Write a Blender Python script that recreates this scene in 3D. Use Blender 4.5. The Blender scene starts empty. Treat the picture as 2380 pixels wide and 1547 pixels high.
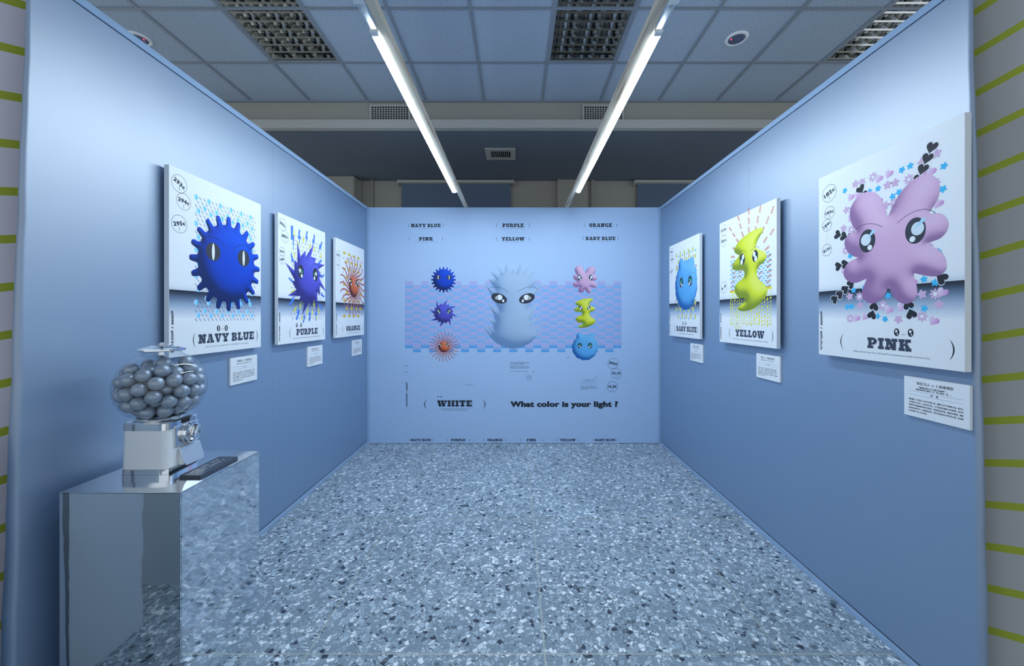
import bpy, bmesh, math, random
import numpy as np
from mathutils import Matrix, Vector
from mathutils.geometry import delaunay_2d_cdt

scene = bpy.context.scene
COL = scene.collection
PI = math.pi

# ------------------------------------------------------------------ camera, world, exposure
F_PX, W_PX, H_PX, VX, VY = 890.0, 2380.0, 1547.0, 1200.0, 735.0
CAM_Z = 1.326
cam_data = bpy.data.cameras.new('camera')
cam_data.sensor_width = 36.0
cam_data.lens = 36.0 * F_PX / W_PX
cam_data.shift_x = -(VX - W_PX / 2) / W_PX
cam_data.shift_y = (VY - H_PX / 2) / W_PX
cam_data.clip_start = 0.02
cam = bpy.data.objects.new('camera', cam_data)
cam.location = (0, 0, CAM_Z)
cam.rotation_euler = (PI / 2, 0, 0)
COL.objects.link(cam)
scene.camera = cam

world = bpy.data.worlds.new('hall_ambient')
scene.world = world
world.use_nodes = True
wbg = world.node_tree.nodes['Background']
wbg.inputs[0].default_value = (0.80, 0.90, 1.0, 1)
wbg.inputs[1].default_value = 0.85

vs = scene.view_settings
vs.view_transform = 'Standard'
vs.look = 'None'
vs.gamma = 1.0
vs.use_curve_mapping = False
vs.exposure = 0.0
TUBE_POWER = 98.0
TUBE_COLOR = (0.70, 0.86, 1.0, 1)

# ------------------------------------------------------------------ helpers
def link(name, me, mat=None, parent=None, kind=None, label=None, cat=None, group=None, smooth=False):
    o = bpy.data.objects.new(name, me)
    COL.objects.link(o)
    if me is not None and mat is not None and len(me.materials) == 0:
        me.materials.append(mat)
    if smooth and me is not None:
        me.polygons.foreach_set('use_smooth', [True] * len(me.polygons))
    if parent is not None:
        o.parent = parent
    tag(o, label, cat, group, kind)
    return o

def tag(o, label=None, cat=None, group=None, kind=None):
    if label: o['label'] = label
    if cat: o['category'] = cat
    if group: o['group'] = group
    if kind: o['kind'] = kind

def empty(name, loc=(0, 0, 0), mat=None, **kw):
    o = bpy.data.objects.new(name, None)
    COL.objects.link(o)
    o.empty_display_size = 0.05
    if mat is not None: o.matrix_world = mat
    else: o.location = loc
    tag(o, kw.get('label'), kw.get('cat'), kw.get('group'), kw.get('kind'))
    return o

class MB:
    def __init__(self, org=(0, 0, 0)):
        self.v, self.f, self.o = [], [], org
    def add(self, vs_, fs):
        b = len(self.v)
        self.v += [(x - self.o[0], y - self.o[1], z - self.o[2]) for x, y, z in vs_]
        self.f += [tuple(i + b for i in f) for f in fs]
        return self
    def box(self, x0, x1, y0, y1, z0, z1):
        return self.add([(x0,y0,z0),(x1,y0,z0),(x1,y1,z0),(x0,y1,z0),(x0,y0,z1),(x1,y0,z1),(x1,y1,z1),(x0,y1,z1)],
                        [(0,3,2,1),(4,5,6,7),(0,1,5,4),(1,2,6,5),(2,3,7,6),(3,0,4,7)])
    def loft(self, rings, cap=True):
        n = len(rings[0]); vs_ = [p for r in rings for p in r]; fs = []
        for k in range(len(rings) - 1):
            for i in range(n):
                j = (i + 1) % n
                fs.append((k*n+i, k*n+j, (k+1)*n+j, (k+1)*n+i))
        if cap:
            fs.append(tuple(range(n))[::-1]); fs.append(tuple((len(rings)-1)*n + i for i in range(n)))
        return self.add(vs_, fs)
    def lathe(self, prof, c, n=48, axis='z', cap=False):
        rings = []
        for r, h in prof:
            ring = []
            for i in range(n):
                a = 2*PI*i/n; p, q = r*math.cos(a), r*math.sin(a)
                ring.append({'z': (c[0]+p, c[1]+q, c[2]+h), 'x': (c[0]+h, c[1]+p, c[2]+q), 'y': (c[0]+q, c[1]+h, c[2]+p)}[axis])
            rings.append(ring)
        return self.loft(rings, cap)
    def prism(self, pts, f0, f1):
        """pts 2d polygon; f0, f1 map (a,b) to 3d."""
        return self.loft([[f0(*p) for p in pts], [f1(*p) for p in pts]])
    def mesh(self, name, bevel=0.0, seg=2):
        me = bpy.data.meshes.new(name)
        me.from_pydata(self.v, [], self.f)
        bm = bmesh.new(); bm.from_mesh(me)
        bmesh.ops.recalc_face_normals(bm, faces=bm.faces)
        if bevel > 0:
            es = [e for e in bm.edges if len(e.link_faces) == 2 and e.calc_face_angle(0) > 0.5]
            bmesh.ops.bevel(bm, geom=es, offset=bevel, segments=seg, affect='EDGES', profile=0.5)
        bm.to_mesh(me); bm.free(); me.update()
        return me
    def build(self, name, mat, parent=None, bevel=0.0, smooth=False, seg=2, **kw):
        return link(name, self.mesh(name, bevel, seg), mat, parent, smooth=smooth, **kw)

def rrect(cx, cy, hx, hy, r, z, n=6):
    out = []
    for k, (sx, sy) in enumerate(((1,1),(-1,1),(-1,-1),(1,-1))):
        for i in range(n + 1):
            a = k*PI/2 + i/n*PI/2
            out.append((cx + sx*(hx-r) + r*math.cos(a), cy + sy*(hy-r) + r*math.sin(a), z))
    return out

def auto_smooth(o, deg=35):
    me = o.data
    me.polygons.foreach_set('use_smooth', [True]*len(me.polygons))
    bm = bmesh.new(); bm.from_mesh(me)
    for e in bm.edges:
        if len(e.link_faces) == 2 and e.calc_face_angle(0) > math.radians(deg): e.smooth = False
    bm.to_mesh(me); bm.free()
    return o

# ------------------------------------------------------------------ materials
def new_mat(name):
    m = bpy.data.materials.new(name); m.use_nodes = True
    nt = m.node_tree; b = nt.nodes['Principled BSDF']
    return m, nt, b

def pmat(name, col, rough=0.5, metal=0.0, spec=0.5, bump=None, var=None, emit=None, estr=0):
    m, nt, b = new_mat(name); N, L = nt.nodes, nt.links
    b.inputs['Base Color'].default_value = (*col, 1)
    b.inputs['Roughness'].default_value = rough
    b.inputs['Metallic'].default_value = metal
    b.inputs['Specular IOR Level'].default_value = spec
    if emit:
        b.inputs['Emission Color'].default_value = emit
        b.inputs['Emission Strength'].default_value = estr
    if bump or var:
        geo = N.new('ShaderNodeNewGeometry')
    if bump:                       # (scale, strength, distance, stretch)
        mp = N.new('ShaderNodeMapping'); mp.inputs['Scale'].default_value = bump[3] if len(bump) > 3 else (1,1,1)
        L.new(geo.outputs['Position'], mp.inputs['Vector'])
        nz = N.new('ShaderNodeTexNoise'); nz.inputs['Scale'].default_value = bump[0]; nz.inputs['Detail'].default_value = bump[4] if len(bump) > 4 else 3
        L.new(mp.outputs[0], nz.inputs['Vector'])
        bp = N.new('ShaderNodeBump'); bp.inputs['Strength'].default_value = bump[1]; bp.inputs['Distance'].default_value = bump[2]
        L.new(nz.outputs['Fac'], bp.inputs['Height']); L.new(bp.outputs[0], b.inputs['Normal'])
    if var:                        # (scale, amount)
        nz2 = N.new('ShaderNodeTexNoise'); nz2.inputs['Scale'].default_value = var[0]; nz2.inputs['Detail'].default_value = 4
        L.new(geo.outputs['Position'], nz2.inputs['Vector'])
        mr = N.new('ShaderNodeMapRange'); mr.inputs['To Min'].default_value = 1-var[1]; mr.inputs['To Max'].default_value = 1+var[1]
        L.new(nz2.outputs['Fac'], mr.inputs['Value'])
        mx = N.new('ShaderNodeVectorMath'); mx.operation = 'SCALE'; mx.inputs[0].default_value = col
        L.new(mr.outputs[0], mx.inputs['Scale']); L.new(mx.outputs[0], b.inputs['Base Color'])
    return m

def terrazzo_mat():
    m, nt, b = new_mat('terrazzo'); N, L = nt.nodes, nt.links
    geo = N.new('ShaderNodeNewGeometry')
    wob = N.new('ShaderNodeTexNoise'); wob.inputs['Scale'].default_value = 38; wob.inputs['Detail'].default_value = 2
    L.new(geo.outputs['Position'], wob.inputs['Vector'])
    ms = N.new('ShaderNodeVectorMath'); ms.operation = 'MULTIPLY_ADD'
    ms.inputs[1].default_value = (0.022,)*3
    L.new(wob.outputs['Color'], ms.inputs[0]); L.new(geo.outputs['Position'], ms.inputs[2])
    def layer(scale, thr, seed):
        mp = N.new('ShaderNodeMapping'); mp.inputs['Location'].default_value = (seed, seed*1.7, 0)
        mp.inputs['Scale'].default_value = (1.0, 1.0, 0.0)
        L.new(ms.outputs[0], mp.inputs['Vector'])
        v = N.new('ShaderNodeTexVoronoi'); v.voronoi_dimensions = '2D'; v.inputs['Scale'].default_value = scale
        e = N.new('ShaderNodeTexVoronoi'); e.voronoi_dimensions = '2D'; e.feature = 'DISTANCE_TO_EDGE'; e.inputs['Scale'].default_value = scale
        L.new(mp.outputs[0], v.inputs['Vector']); L.new(mp.outputs[0], e.inputs['Vector'])
        gt = N.new('ShaderNodeMapRange'); gt.inputs['From Min'].default_value = thr; gt.inputs['From Max'].default_value = thr + 0.05
        L.new(e.outputs['Distance'], gt.inputs['Value'])
        sp = N.new('ShaderNodeSeparateColor'); L.new(v.outputs['Color'], sp.inputs[0])
        r = N.new('ShaderNodeValToRGB'); r.color_ramp.interpolation = 'CONSTANT'
        els = [(0, (.035,.05,.08)), (.032, (.12,.16,.20)), (.08, (.25,.32,.385)), (.42, (.34,.425,.50)), (.66, (.46,.55,.63)), (.83, (.66,.74,.80)), (.93, (.86,.9,.94))]
        while len(r.color_ramp.elements) < len(els): r.color_ramp.elements.new(0.5)
        for el, (p, c) in zip(r.color_ramp.elements, els): el.position = p; el.color = (*c, 1)
        L.new(sp.outputs[0], r.inputs[0])
        return gt.outputs[0], r.outputs[0], sp.outputs[1]
    f1, c1, s1 = layer(54, 0.035, 0.0)
    f2, c2, s2 = layer(100, 0.05, 7.3)
    big = N.new('ShaderNodeTexNoise'); big.inputs['Scale'].default_value = 2.2; big.inputs['Detail'].default_value = 3
    L.new(geo.outputs['Position'], big.inputs['Vector'])
    mat0 = N.new('ShaderNodeMix'); mat0.data_type = 'RGBA'
    mat0.inputs['A'].default_value = (.12,.15,.17,1); mat0.inputs['B'].default_value = (.25,.29,.32,1)
    L.new(big.outputs['Fac'], mat0.inputs['Factor'])
    mixA = N.new('ShaderNodeMix'); mixA.data_type = 'RGBA'
    L.new(f2, mixA.inputs['Factor']); L.new(mat0.outputs['Result'], mixA.inputs['A']); L.new(c2, mixA.inputs['B'])
    keep = N.new('ShaderNodeMath'); keep.operation = 'GREATER_THAN'; keep.inputs[1].default_value = 0.42
    L.new(s1, keep.inputs[0])
    sel = N.new('ShaderNodeMath'); sel.operation = 'MULTIPLY'; L.new(keep.outputs[0], sel.inputs[0]); L.new(f1, sel.inputs[1])
    # where a large chip lies: grout round it, otherwise small chips
    mixB = N.new('ShaderNodeMix'); mixB.data_type = 'RGBA'
    L.new(keep.outputs[0], mixB.inputs['Factor']); L.new(mixA.outputs['Result'], mixB.inputs['A']); L.new(mat0.outputs['Result'], mixB.inputs['B'])
    mixC = N.new('ShaderNodeMix'); mixC.data_type = 'RGBA'
    L.new(sel.outputs[0], mixC.inputs['Factor']); L.new(mixB.outputs['Result'], mixC.inputs['A']); L.new(c1, mixC.inputs['B'])
    mr = N.new('ShaderNodeMapRange'); mr.inputs['To Min'].default_value = .78; mr.inputs['To Max'].default_value = 1.25
    L.new(big.outputs['Fac'], mr.inputs['Value'])
    sc = N.new('ShaderNodeVectorMath'); sc.operation = 'SCALE'
    L.new(mixC.outputs['Result'], sc.inputs[0]); L.new(mr.outputs[0], sc.inputs['Scale'])
    L.new(sc.outputs[0], b.inputs['Base Color'])
    b.inputs['Roughness'].default_value = 0.42
    b.inputs['Specular IOR Level'].default_value = 0.35
    return m

def tile_mat():
    m, nt, b = new_mat('ceiling_tile_board'); N, L = nt.nodes, nt.links
    geo = N.new('ShaderNodeNewGeometry')
    v = N.new('ShaderNodeTexVoronoi'); v.inputs['Scale'].default_value = 46; v.voronoi_dimensions = '2D'
    L.new(geo.outputs['Position'], v.inputs['Vector'])
    r = N.new('ShaderNodeValToRGB'); r.color_ramp.interpolation = 'LINEAR'
    r.color_ramp.elements[0].position = 0.07; r.color_ramp.elements[0].color = (.16,.16,.16,1)
    r.color_ramp.elements[1].position = 0.13; r.color_ramp.elements[1].color = (.43,.515,.62,1)
    L.new(v.outputs['Distance'], r.inputs[0]); L.new(r.outputs[0], b.inputs['Base Color'])
    b.inputs['Roughness'].default_value = 0.9
    return m

def wood_mat():
    m, nt, b = new_mat('pine_wood'); N, L = nt.nodes, nt.links
    geo = N.new('ShaderNodeNewGeometry')
    mp = N.new('ShaderNodeMapping'); mp.inputs['Scale'].default_value = (22, 1.6, 22)
    L.new(geo.outputs['Position'], mp.inputs['Vector'])
    nz = N.new('ShaderNodeTexNoise'); nz.inputs['Scale'].default_value = 1.5; nz.inputs['Detail'].default_value = 5
    L.new(mp.outputs[0], nz.inputs['Vector'])
    r = N.new('ShaderNodeValToRGB')
    r.color_ramp.elements[0].position = 0.28; r.color_ramp.elements[0].color = (.34,.22,.13,1)
    r.color_ramp.elements[1].position = 0.5; r.color_ramp.elements[1].color = (.80,.70,.54,1)
    L.new(nz.outputs['Fac'], r.inputs[0]); L.new(r.outputs[0], b.inputs['Base Color'])
    b.inputs['Roughness'].default_value = 0.65
    return m

def stripe_mat(name, base, slope, per=.155):
    """fabric with slanting yellow-green bands; slope = rise of a band per metre of depth"""
    m, nt, b = new_mat(name); N, L = nt.nodes, nt.links
    geo = N.new('ShaderNodeNewGeometry'); sp = N.new('ShaderNodeSeparateXYZ')
    L.new(geo.outputs['Position'], sp.inputs[0])
    ma = N.new('ShaderNodeMath'); ma.operation = 'MULTIPLY_ADD'; ma.inputs[1].default_value = -slope
    L.new(sp.outputs['Y'], ma.inputs[0]); L.new(sp.outputs['Z'], ma.inputs[2])
    md = N.new('ShaderNodeMath'); md.operation = 'DIVIDE'; md.inputs[1].default_value = per; L.new(ma.outputs[0], md.inputs[0])
    fr = N.new('ShaderNodeMath'); fr.operation = 'FRACT'; L.new(md.outputs[0], fr.inputs[0])
    lt = N.new('ShaderNodeMath'); lt.operation = 'LESS_THAN'; lt.inputs[1].default_value = 0.175; L.new(fr.outputs[0], lt.inputs[0])
    mx = N.new('ShaderNodeMix'); mx.data_type = 'RGBA'
    mx.inputs['A'].default_value = (*base, 1); mx.inputs['B'].default_value = (.46,.52,.05,1)
    L.new(lt.outputs[0], mx.inputs['Factor']); L.new(mx.outputs['Result'], b.inputs['Base Color'])
    b.inputs['Roughness'].default_value = 0.9
    return m

def globe_mat():
    m = bpy.data.materials.new('clear_globe'); m.use_nodes = True
    nt = m.node_tree; N, L = nt.nodes, nt.links
    N.remove(N['Principled BSDF'])
    tr = N.new('ShaderNodeBsdfTransparent'); tr.inputs[0].default_value = (.95,.97,.985,1)
    gl = N.new('ShaderNodeBsdfGlossy'); gl.inputs['Roughness'].default_value = 0.02
    lw = N.new('ShaderNodeLayerWeight'); lw.inputs['Blend'].default_value = 0.5
    pw = N.new('ShaderNodeMath'); pw.operation = 'POWER'; pw.inputs[1].default_value = 4.0
    L.new(lw.outputs['Facing'], pw.inputs[0])
    ma = N.new('ShaderNodeMath'); ma.operation = 'MULTIPLY_ADD'; ma.inputs[1].default_value = 0.6; ma.inputs[2].default_value = 0.045
    L.new(pw.outputs[0], ma.inputs[0])
    mx = N.new('ShaderNodeMixShader')
    L.new(ma.outputs[0], mx.inputs[0]); L.new(tr.outputs[0], mx.inputs[1]); L.new(gl.outputs[0], mx.inputs[2])
    L.new(mx.outputs[0], N['Material Output'].inputs['Surface'])
    return m

def print_mat():
    m, nt, b = new_mat('printed_ink'); N, L = nt.nodes, nt.links
    a = N.new('ShaderNodeAttribute'); a.attribute_name = 'ink'
    L.new(a.outputs['Color'], b.inputs['Base Color'])
    b.inputs['Roughness'].default_value = 0.6
    b.inputs['Specular IOR Level'].default_value = 0.3
    return m

M = {}
M['ink'] = print_mat()
M['wall'] = pmat('blue_vinyl', (.105,.215,.39), .52, 0, .5, bump=(5.0, .22, .012, (1, 1, .6)))
M['wall'].node_tree.nodes['Principled BSDF'].inputs['IOR'].default_value = 3.6
M['wall_back'] = pmat('mural_board', (.43,.59,.84), .6, 0, .3)
M['neigh'] = pmat('neighbour_board', (.42,.50,.58), .7)
M['rail'] = pmat('blue_rail', (.33,.47,.66), .55)
M['core'] = pmat('dark_core', (.05,.06,.08), .9)
M['terrazzo'] = terrazzo_mat()
M['strip'] = pmat('divider_metal', (.50,.50,.44), .45, .3)
M['tile'] = tile_mat()
M['tbar'] = pmat('grid_bar_paint', (.27,.31,.36), .5)
M['slab'] = pmat('ceiling_void', (.25,.26,.27), .9)
M['beige'] = pmat('beige_paint', (.40,.38,.33), .85, var=(3, .05))
M['soffit'] = pmat('soffit_board', (.17,.20,.245), .9, var=(30, .08))
M['ledge'] = pmat('cream_moulding', (.52,.51,.47), .6)
M['blind'] = pmat('blind_fabric', (.13,.18,.26), .9)
M['alu'] = pmat('brushed_aluminium', (.72,.74,.76), .35, .9)
M['mirror_alu'] = pmat('mirror_louvre', (.72,.72,.70), .12, 1.0)
M['louvre_box'] = pmat('louvre_box', (.30,.30,.29), .3, .8)
M['dark'] = pmat('dark_void', (.025,.028,.03), .8)
M['white'] = pmat('white_paint', (.88,.90,.92), .35)
M['board'] = pmat('white_board', (.86,.88,.90), .55)
M['edge'] = pmat('board_edge', (.45,.5,.54), .7)
M['wood'] = wood_mat()
M['tape'] = pmat('brown_tape', (.25,.20,.09), .4)
M['chrome'] = pmat('chrome', (.86,.87,.88), .07, 1.0)
M['mirror'] = pmat('mirror_sheet', (.80,.83,.86), .03, 1.0, bump=(4.0, .12, .012))
M['ripple'] = pmat('rippled_mirror_sheet', (.80,.84,.88), .05, 1.0, bump=(17.0, .085, .006, (1, 1, 1.7), 0.6))
M['topsheet'] = pmat('top_mirror_sheet', (.74,.77,.80), .10, 1.0)
M['egg'] = pmat('silver_plastic', (.37,.42,.49), .34, .4)
M['seam'] = pmat('seam_line', (.10,.12,.15), .6)
M['globe'] = globe_mat()
M['plaque'] = pmat('slate_plaque', (.045,.06,.09), .35)
M['stripeL'] = stripe_mat('striped_fabric_left', (.84,.79,.87), .26)
M['stripeR'] = stripe_mat('striped_fabric_right', (.56,.55,.53), -.34, .140)
M['led_red'] = pmat('red_led', (.6,.02,.03), .4, emit=(1, .02, .05, 1), estr=6)
M['speaker'] = pmat('speaker_mesh', (.10,.13,.22), .5)
M['tube_off'] = pmat('unlit_tube', (.7,.72,.72), .3)
M['lamp'] = pmat('led_diffuser', (.9,.9,.9), .5, emit=TUBE_COLOR, estr=TUBE_POWER)
M['lamp_cap'] = pmat('lamp_end_cap', (.85,.88,.9), .4)

# ------------------------------------------------------------------ room shell
XL, XR, YB, ZT = -1.55, 1.497, 4.0, 2.463

# floor: slabs between thin divider strips
XD = [.1116 + .933*i for i in range(-5, 6)]
YD = [1.505 + .996*i for i in range(-4, 5)]
floor = MB().box(-5, 5.2, -3.2, 6.0, -.12, -.022).build('floor', M['slab'], kind='structure')
slab_me = MB().box(0, .933-.005, 0, .996-.005, -.02, 0).mesh('terrazzo_slab')
for x in XD[:-1]:
    for y in YD[:-1]:
        o = link('terrazzo_slab', slab_me, M['terrazzo'], floor); o.location = (x+.0025, y+.0025, 0)
for x in XD:
    MB().box(x-.0024, x+.0024, YD[0], YD[-1], -.02, .0006).build('divider_strip', M['strip'], floor)
for y in YD:
    MB().box(XD[0], XD[-1], y-.0024, y+.0024, -.02, .0005).build('divider_strip', M['strip'], floor)

# side walls of the booth
def side_wall(name, X, s, ytop, ybot, t_top, t_bot, seams):
    """X inner face, s = outward direction, near end slants from ytop (top) to ybot (floor)"""
    yend = YB + .03
    far0 = .012*s
    core = MB().add([(X+.004*s, ybot+.02, 0), (X+t_bot*s, ybot+.03, 0), (X+.05*s, yend, 0), (X+.004*s, yend, 0),
                     (X+.004*s, ytop+.02, ZT-.002), (X+t_top*s, ytop+.03, ZT-.002), (X+.05*s, yend, ZT-.002), (X+.004*s, yend, ZT-.002)],
                    [(0,1,2,3),(4,5,6,7),(0,1,5,4),(1,2,6,5),(2,3,7,6),(3,0,4,7)]).build(name, M['core'], kind='structure')
    ys = [None] + seams + [YB - .012]
    zb, zt = .034, ZT - .034
    for i in range(len(ys)-1):
        b = ys[i+1] - (.0004 if i < len(ys)-2 else 0)
        if ys[i] is None:
            f = lambda z: ybot + (ytop-ybot)*z/ZT
            a0, a1 = f(zb) + .004, f(zt) + .004
        else:
            a0 = a1 = ys[i] + .0004
        n, mz = 10, 10
        vs_, fs = [], []
        for side in (0, 1):
            for p in (0, 1):
                for q in (0, 1):
                    a = a0 + (a1-a0)*q
                    vs_.append((X + .003*s*side, a + (b-a)*p, zb + (zt-zb)*q))
        fs = [(0,2,3,1),(4,5,7,6),(0,1,5,4),(2,6,7,3),(0,4,6,2),(1,3,7,5)]
        MB().add(vs_, fs).build('panel', M['wall'], core)
    f = lambda z: ybot + (ytop-ybot)*z/ZT
    MB().box(X-.004*s, X+.006*s, ytop+.004, YB-.012, ZT-.030, ZT).build('top_rail', M['rail'], core, bevel=.0015)
    MB().box(X-.007*s, X+.006*s, ybot+.01, YB-.012, 0, .026).build('bottom_rail', M['rail'], core, bevel=.0015)
    # rounded fabric edge wrapped round the near end, thicker towards the floor
    rings = []
    for k in range(25):
        q = k/24; z = ZT*q; y = f(z); t = t_bot + (t_top-t_bot)*q
        wob = .0012*math.sin(q*31) + .0009*math.sin(q*57+1)
        ring = []
        for i in range(9):
            a = PI*i/8
            ring.append((X + s*(t/2 - t/2*math.cos(a)), y - min(.012, t*.5)*math.sin(a) + wob, z))
        ring.append((X + s*t, y+.05, z)); ring.append((X + .0035*s, y+.05, z)); ring.append((X, y+.004, z))
        rings.append(ring)
    auto_smooth(MB().loft(rings).build('edge_wrap', M['wall'], core), 50)
    return core
wl = side_wall('wall_left', XL, -1, 1.226, 1.182, .010, .048, [2.43, 3.66])
wr = side_wall('wall_right', XR, 1, 1.272, 1.243, .014, .036, [2.467, 3.69])

# printed back wall
wb = MB().box(XL-.05, XR+.05, YB+.002, YB+.05, 0, ZT).build('wall_back', M['core'], kind='structure')
for a, b in ((XL+.014, -.328), (-.328, .921), (.921, XR-.014)):
    MB().box(a+.0002, b-.0002, YB-.004, YB+.002, .004, ZT).build('panel', M['wall_back'], wb)
for i, x in enumerate((XL-.004, XR-.020)):
    MB().box(x, x+.024, YB-.022, YB-.002, 0, ZT).build('trim_%d' % (i+1), M['rail'], kind='structure', bevel=.002)

# striped partitions outside the booth, and the neighbouring stand seen only in the mirrored plinth
def wing(name, s, x0, y0, x1, y1, mat):
    MB().add([(s*x0, y0, 0), (s*x1, y1, 0), (s*(x1+.03), y1+.01, 0), (s*(x0+.03), y0+.01, 0), (s*x0, y0, 2.5), (s*x1, y1, 2.5), (s*(x1+.03), y1+.01, 2.5), (s*(x0+.03), y0+.01, 2.5)],
             [(0,1,2,3),(4,5,6,7),(0,1,5,4),(1,2,6,5),(2,3,7,6),(3,0,4,7)]).build(name, mat, kind='structure')
wing('wall_outer_left', -1, 1.612, 1.32, 1.912, .72, M['stripeL'])
wing('wall_outer_right', 1, 1.545, 1.36, 1.845, .76, M['stripeR'])
MB().box(-1.63, -1.60, .86, 1.13, 0, .95).build('wall_neighbour', M['neigh'], kind='structure')
MB().box(-1.90, -1.30, .57, .60, 0, .95).build('wall_neighbour_return', M['neigh'], kind='structure')

# ceiling
ZC = 3.598
XC = [.274 + .612*i for i in range(-7, 8)]
YC = [4.03 - .604*i for i in range(0, 10)]
ceil = MB().box(-4.6, 5.0, -2.4, 5.7, ZC+.13, ZC+.2).build('ceiling', M['slab'], kind='structure')
tile_me = MB().box(0, .612-.020, 0, .604-.020, 0, .016).mesh('ceiling_tile')
troffer_cells = [(c, r) for c in (3, 7, 11) for r in (1, 2)]
for c in range(len(XC)-1):
    for r in range(len(YC)-1):
        if (c, r) in troffer_cells: continue
        o = link('ceiling_tile', tile_me, M['tile'], ceil)
        o.location = (XC[c]+.010, YC[r+1]+.010, ZC)
for x in XC:
    MB().box(x-.012, x+.012, YC[-1], YC[0], ZC-.008, ZC+.002).build('grid_bar', M['tbar'], ceil)
for y in YC[1:]:
    MB().box(XC[0], XC[-1], y-.012, y+.012, ZC-.0075, ZC+.002).build('grid_bar', M['tbar'], ceil)
MB().box(XC[0], XC[-1], YC[0]-.014, YC[0]+.012, ZC-.016, ZC+.004).build('edge_angle', M['tbar'], ceil)

# dropped beam, moulding, soffit and the rear wall of the hall
ZS, YR = 3.292, 5.56
MB().box(-4.6, 5.0, 4.044, 4.10, ZS+.02, ZC+.13).build('wall_beam_face', M['beige'], kind='structure')
MB().box(-4.6, 5.0, 3.975, 4.044, 3.283, 3.372).build('trim_3', M['ledge'], kind='structure', bevel=.004)
MB().box(-4.6, 5.0, 4.044, 5.7, ZS, ZS+.02).build('ceiling_soffit', M['soffit'], kind='structure')
rear = MB().box(-4.6, 5.0, YR, YR+.1, 0, ZS).build('wall_rear', M['beige'], kind='structure')
def rx(px, Y): return (px-VX)/F_PX*Y
MB().box(rx(1296, 5.5), rx(1366, 5.5), YR-.06, YR, 0, ZS).build('pilaster', M['beige'], rear)
MB().box(rx(700, 5.3), rx(820, 5.3), YR-.22, YR, 0, ZS).build('pilaster', M['beige'], rear, bevel=.02)
for px in (826, 836, 864, 1376, 1380):
    MB().lathe([(.014, 0), (.014, ZS)], (rx(px, 5.52), YR-.03, 0), 10).build('conduit', M['beige'], rear, smooth=True)

# ------------------------------------------------------------------ roller blinds, grilles, ceiling fittings
def blind(x0, x1, label):
    t = empty('roller_blind', ((x0+x1)/2, YR-.05, 2.0), label=label, cat='blind', group='roller blinds on the rear wall')
    o = t.location
    MB(o).box(x0, x1, YR-.035, YR-.030, 1.2, ZS-.05).build('blind_fabric', M['blind'], t)
    MB(o).box(x0-.05, x1+.05, YR-.09, YR-.005, ZS-.055, ZS-.012).build('headrail', M['ledge'], t, bevel=.004)
    for x in (x0-.048, x1+.040):
        MB(o).box(x, x+.008, YR-.088, YR-.004, ZS-.09, ZS-.055).build('bracket', M['ledge'], t)
blind(rx(932, 5.5), rx(1187, 5.5), 'dark blue roller blind behind the two strip lights, left of the pilaster')
blind(rx(1482, 5.5), rx(1482, 5.5)+1.55, 'dark blue roller blind right of the pilaster, half hidden by the right wall')

def grille_front(x0, x1, z0, z1, label):
    t = empty('air_grille', ((x0+x1)/2, 4.044, z0), label=label, cat='vent', group='air grilles on the beam face')
    o = t.location
    MB(o).box(x0, x1, 4.036, 4.0435, z0, z1).build('backing', M['dark'], t)
    m = MB(o); w = .018
    m.box(x0-w, x1+w, 4.024, 4.042, z1, z1+w).box(x0-w, x0, 4.024, 4.042, z0, z1).box(x1, x1+w, 4.024, 4.042, z0, z1).box(x0-w, x1+w, 4.024, 4.042, z0-w*.4, z0)
    m.build('frame', M['ledge'], t)
    n = int((x1-x0)/.026)
    for i in range(1, n):
        x = x0 + (x1-x0)*i/n
        MB(o).box(x-.003, x+.003, 4.026, 4.036, z0, z1).build('slat', M['ledge'], t)
    for i in range(1, 7):
        z = z0 + (z1-z0)*i/7
        MB(o).box(x0, x1, 4.0265, 4.0355, z-.0025, z+.0025).build('slat', M['ledge'], t)
grille_front(-1.525, -1.135, 3.375, 3.535, 'square-mesh air grille on the beam face behind the left strip light')
grille_front(.715, 1.115, 3.375, 3.535, 'square-mesh air grille on the beam face behind the right strip light')

t = empty('soffit_vent', (-.19, 4.62, ZS), label='small slatted vent in the dark soffit between the strip lights', cat='vent')
o = t.location
MB(o).box(-.31, -.07, 4.53, 4.72, ZS-.004, ZS-.001).build('backing', M['dark'], t)
m = MB(o)
m.box(-.37, -.01, 4.47, 4.53, ZS-.014, ZS-.001).box(-.37, -.01, 4.72, 4.78, ZS-.014, ZS-.001).box(-.37, -.31, 4.53, 4.72, ZS-.014, ZS-.001).box(-.07, -.01, 4.53, 4.72, ZS-.014, ZS-.001)
m.build('frame', M['ledge'], t)
for i in range(11):
    x = -.305 + .0235*i
    MB(o).box(x-.003, x+.003, 4.53, 4.72, ZS-.014, ZS-.004).build('slat', M['ledge'], t)

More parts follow.
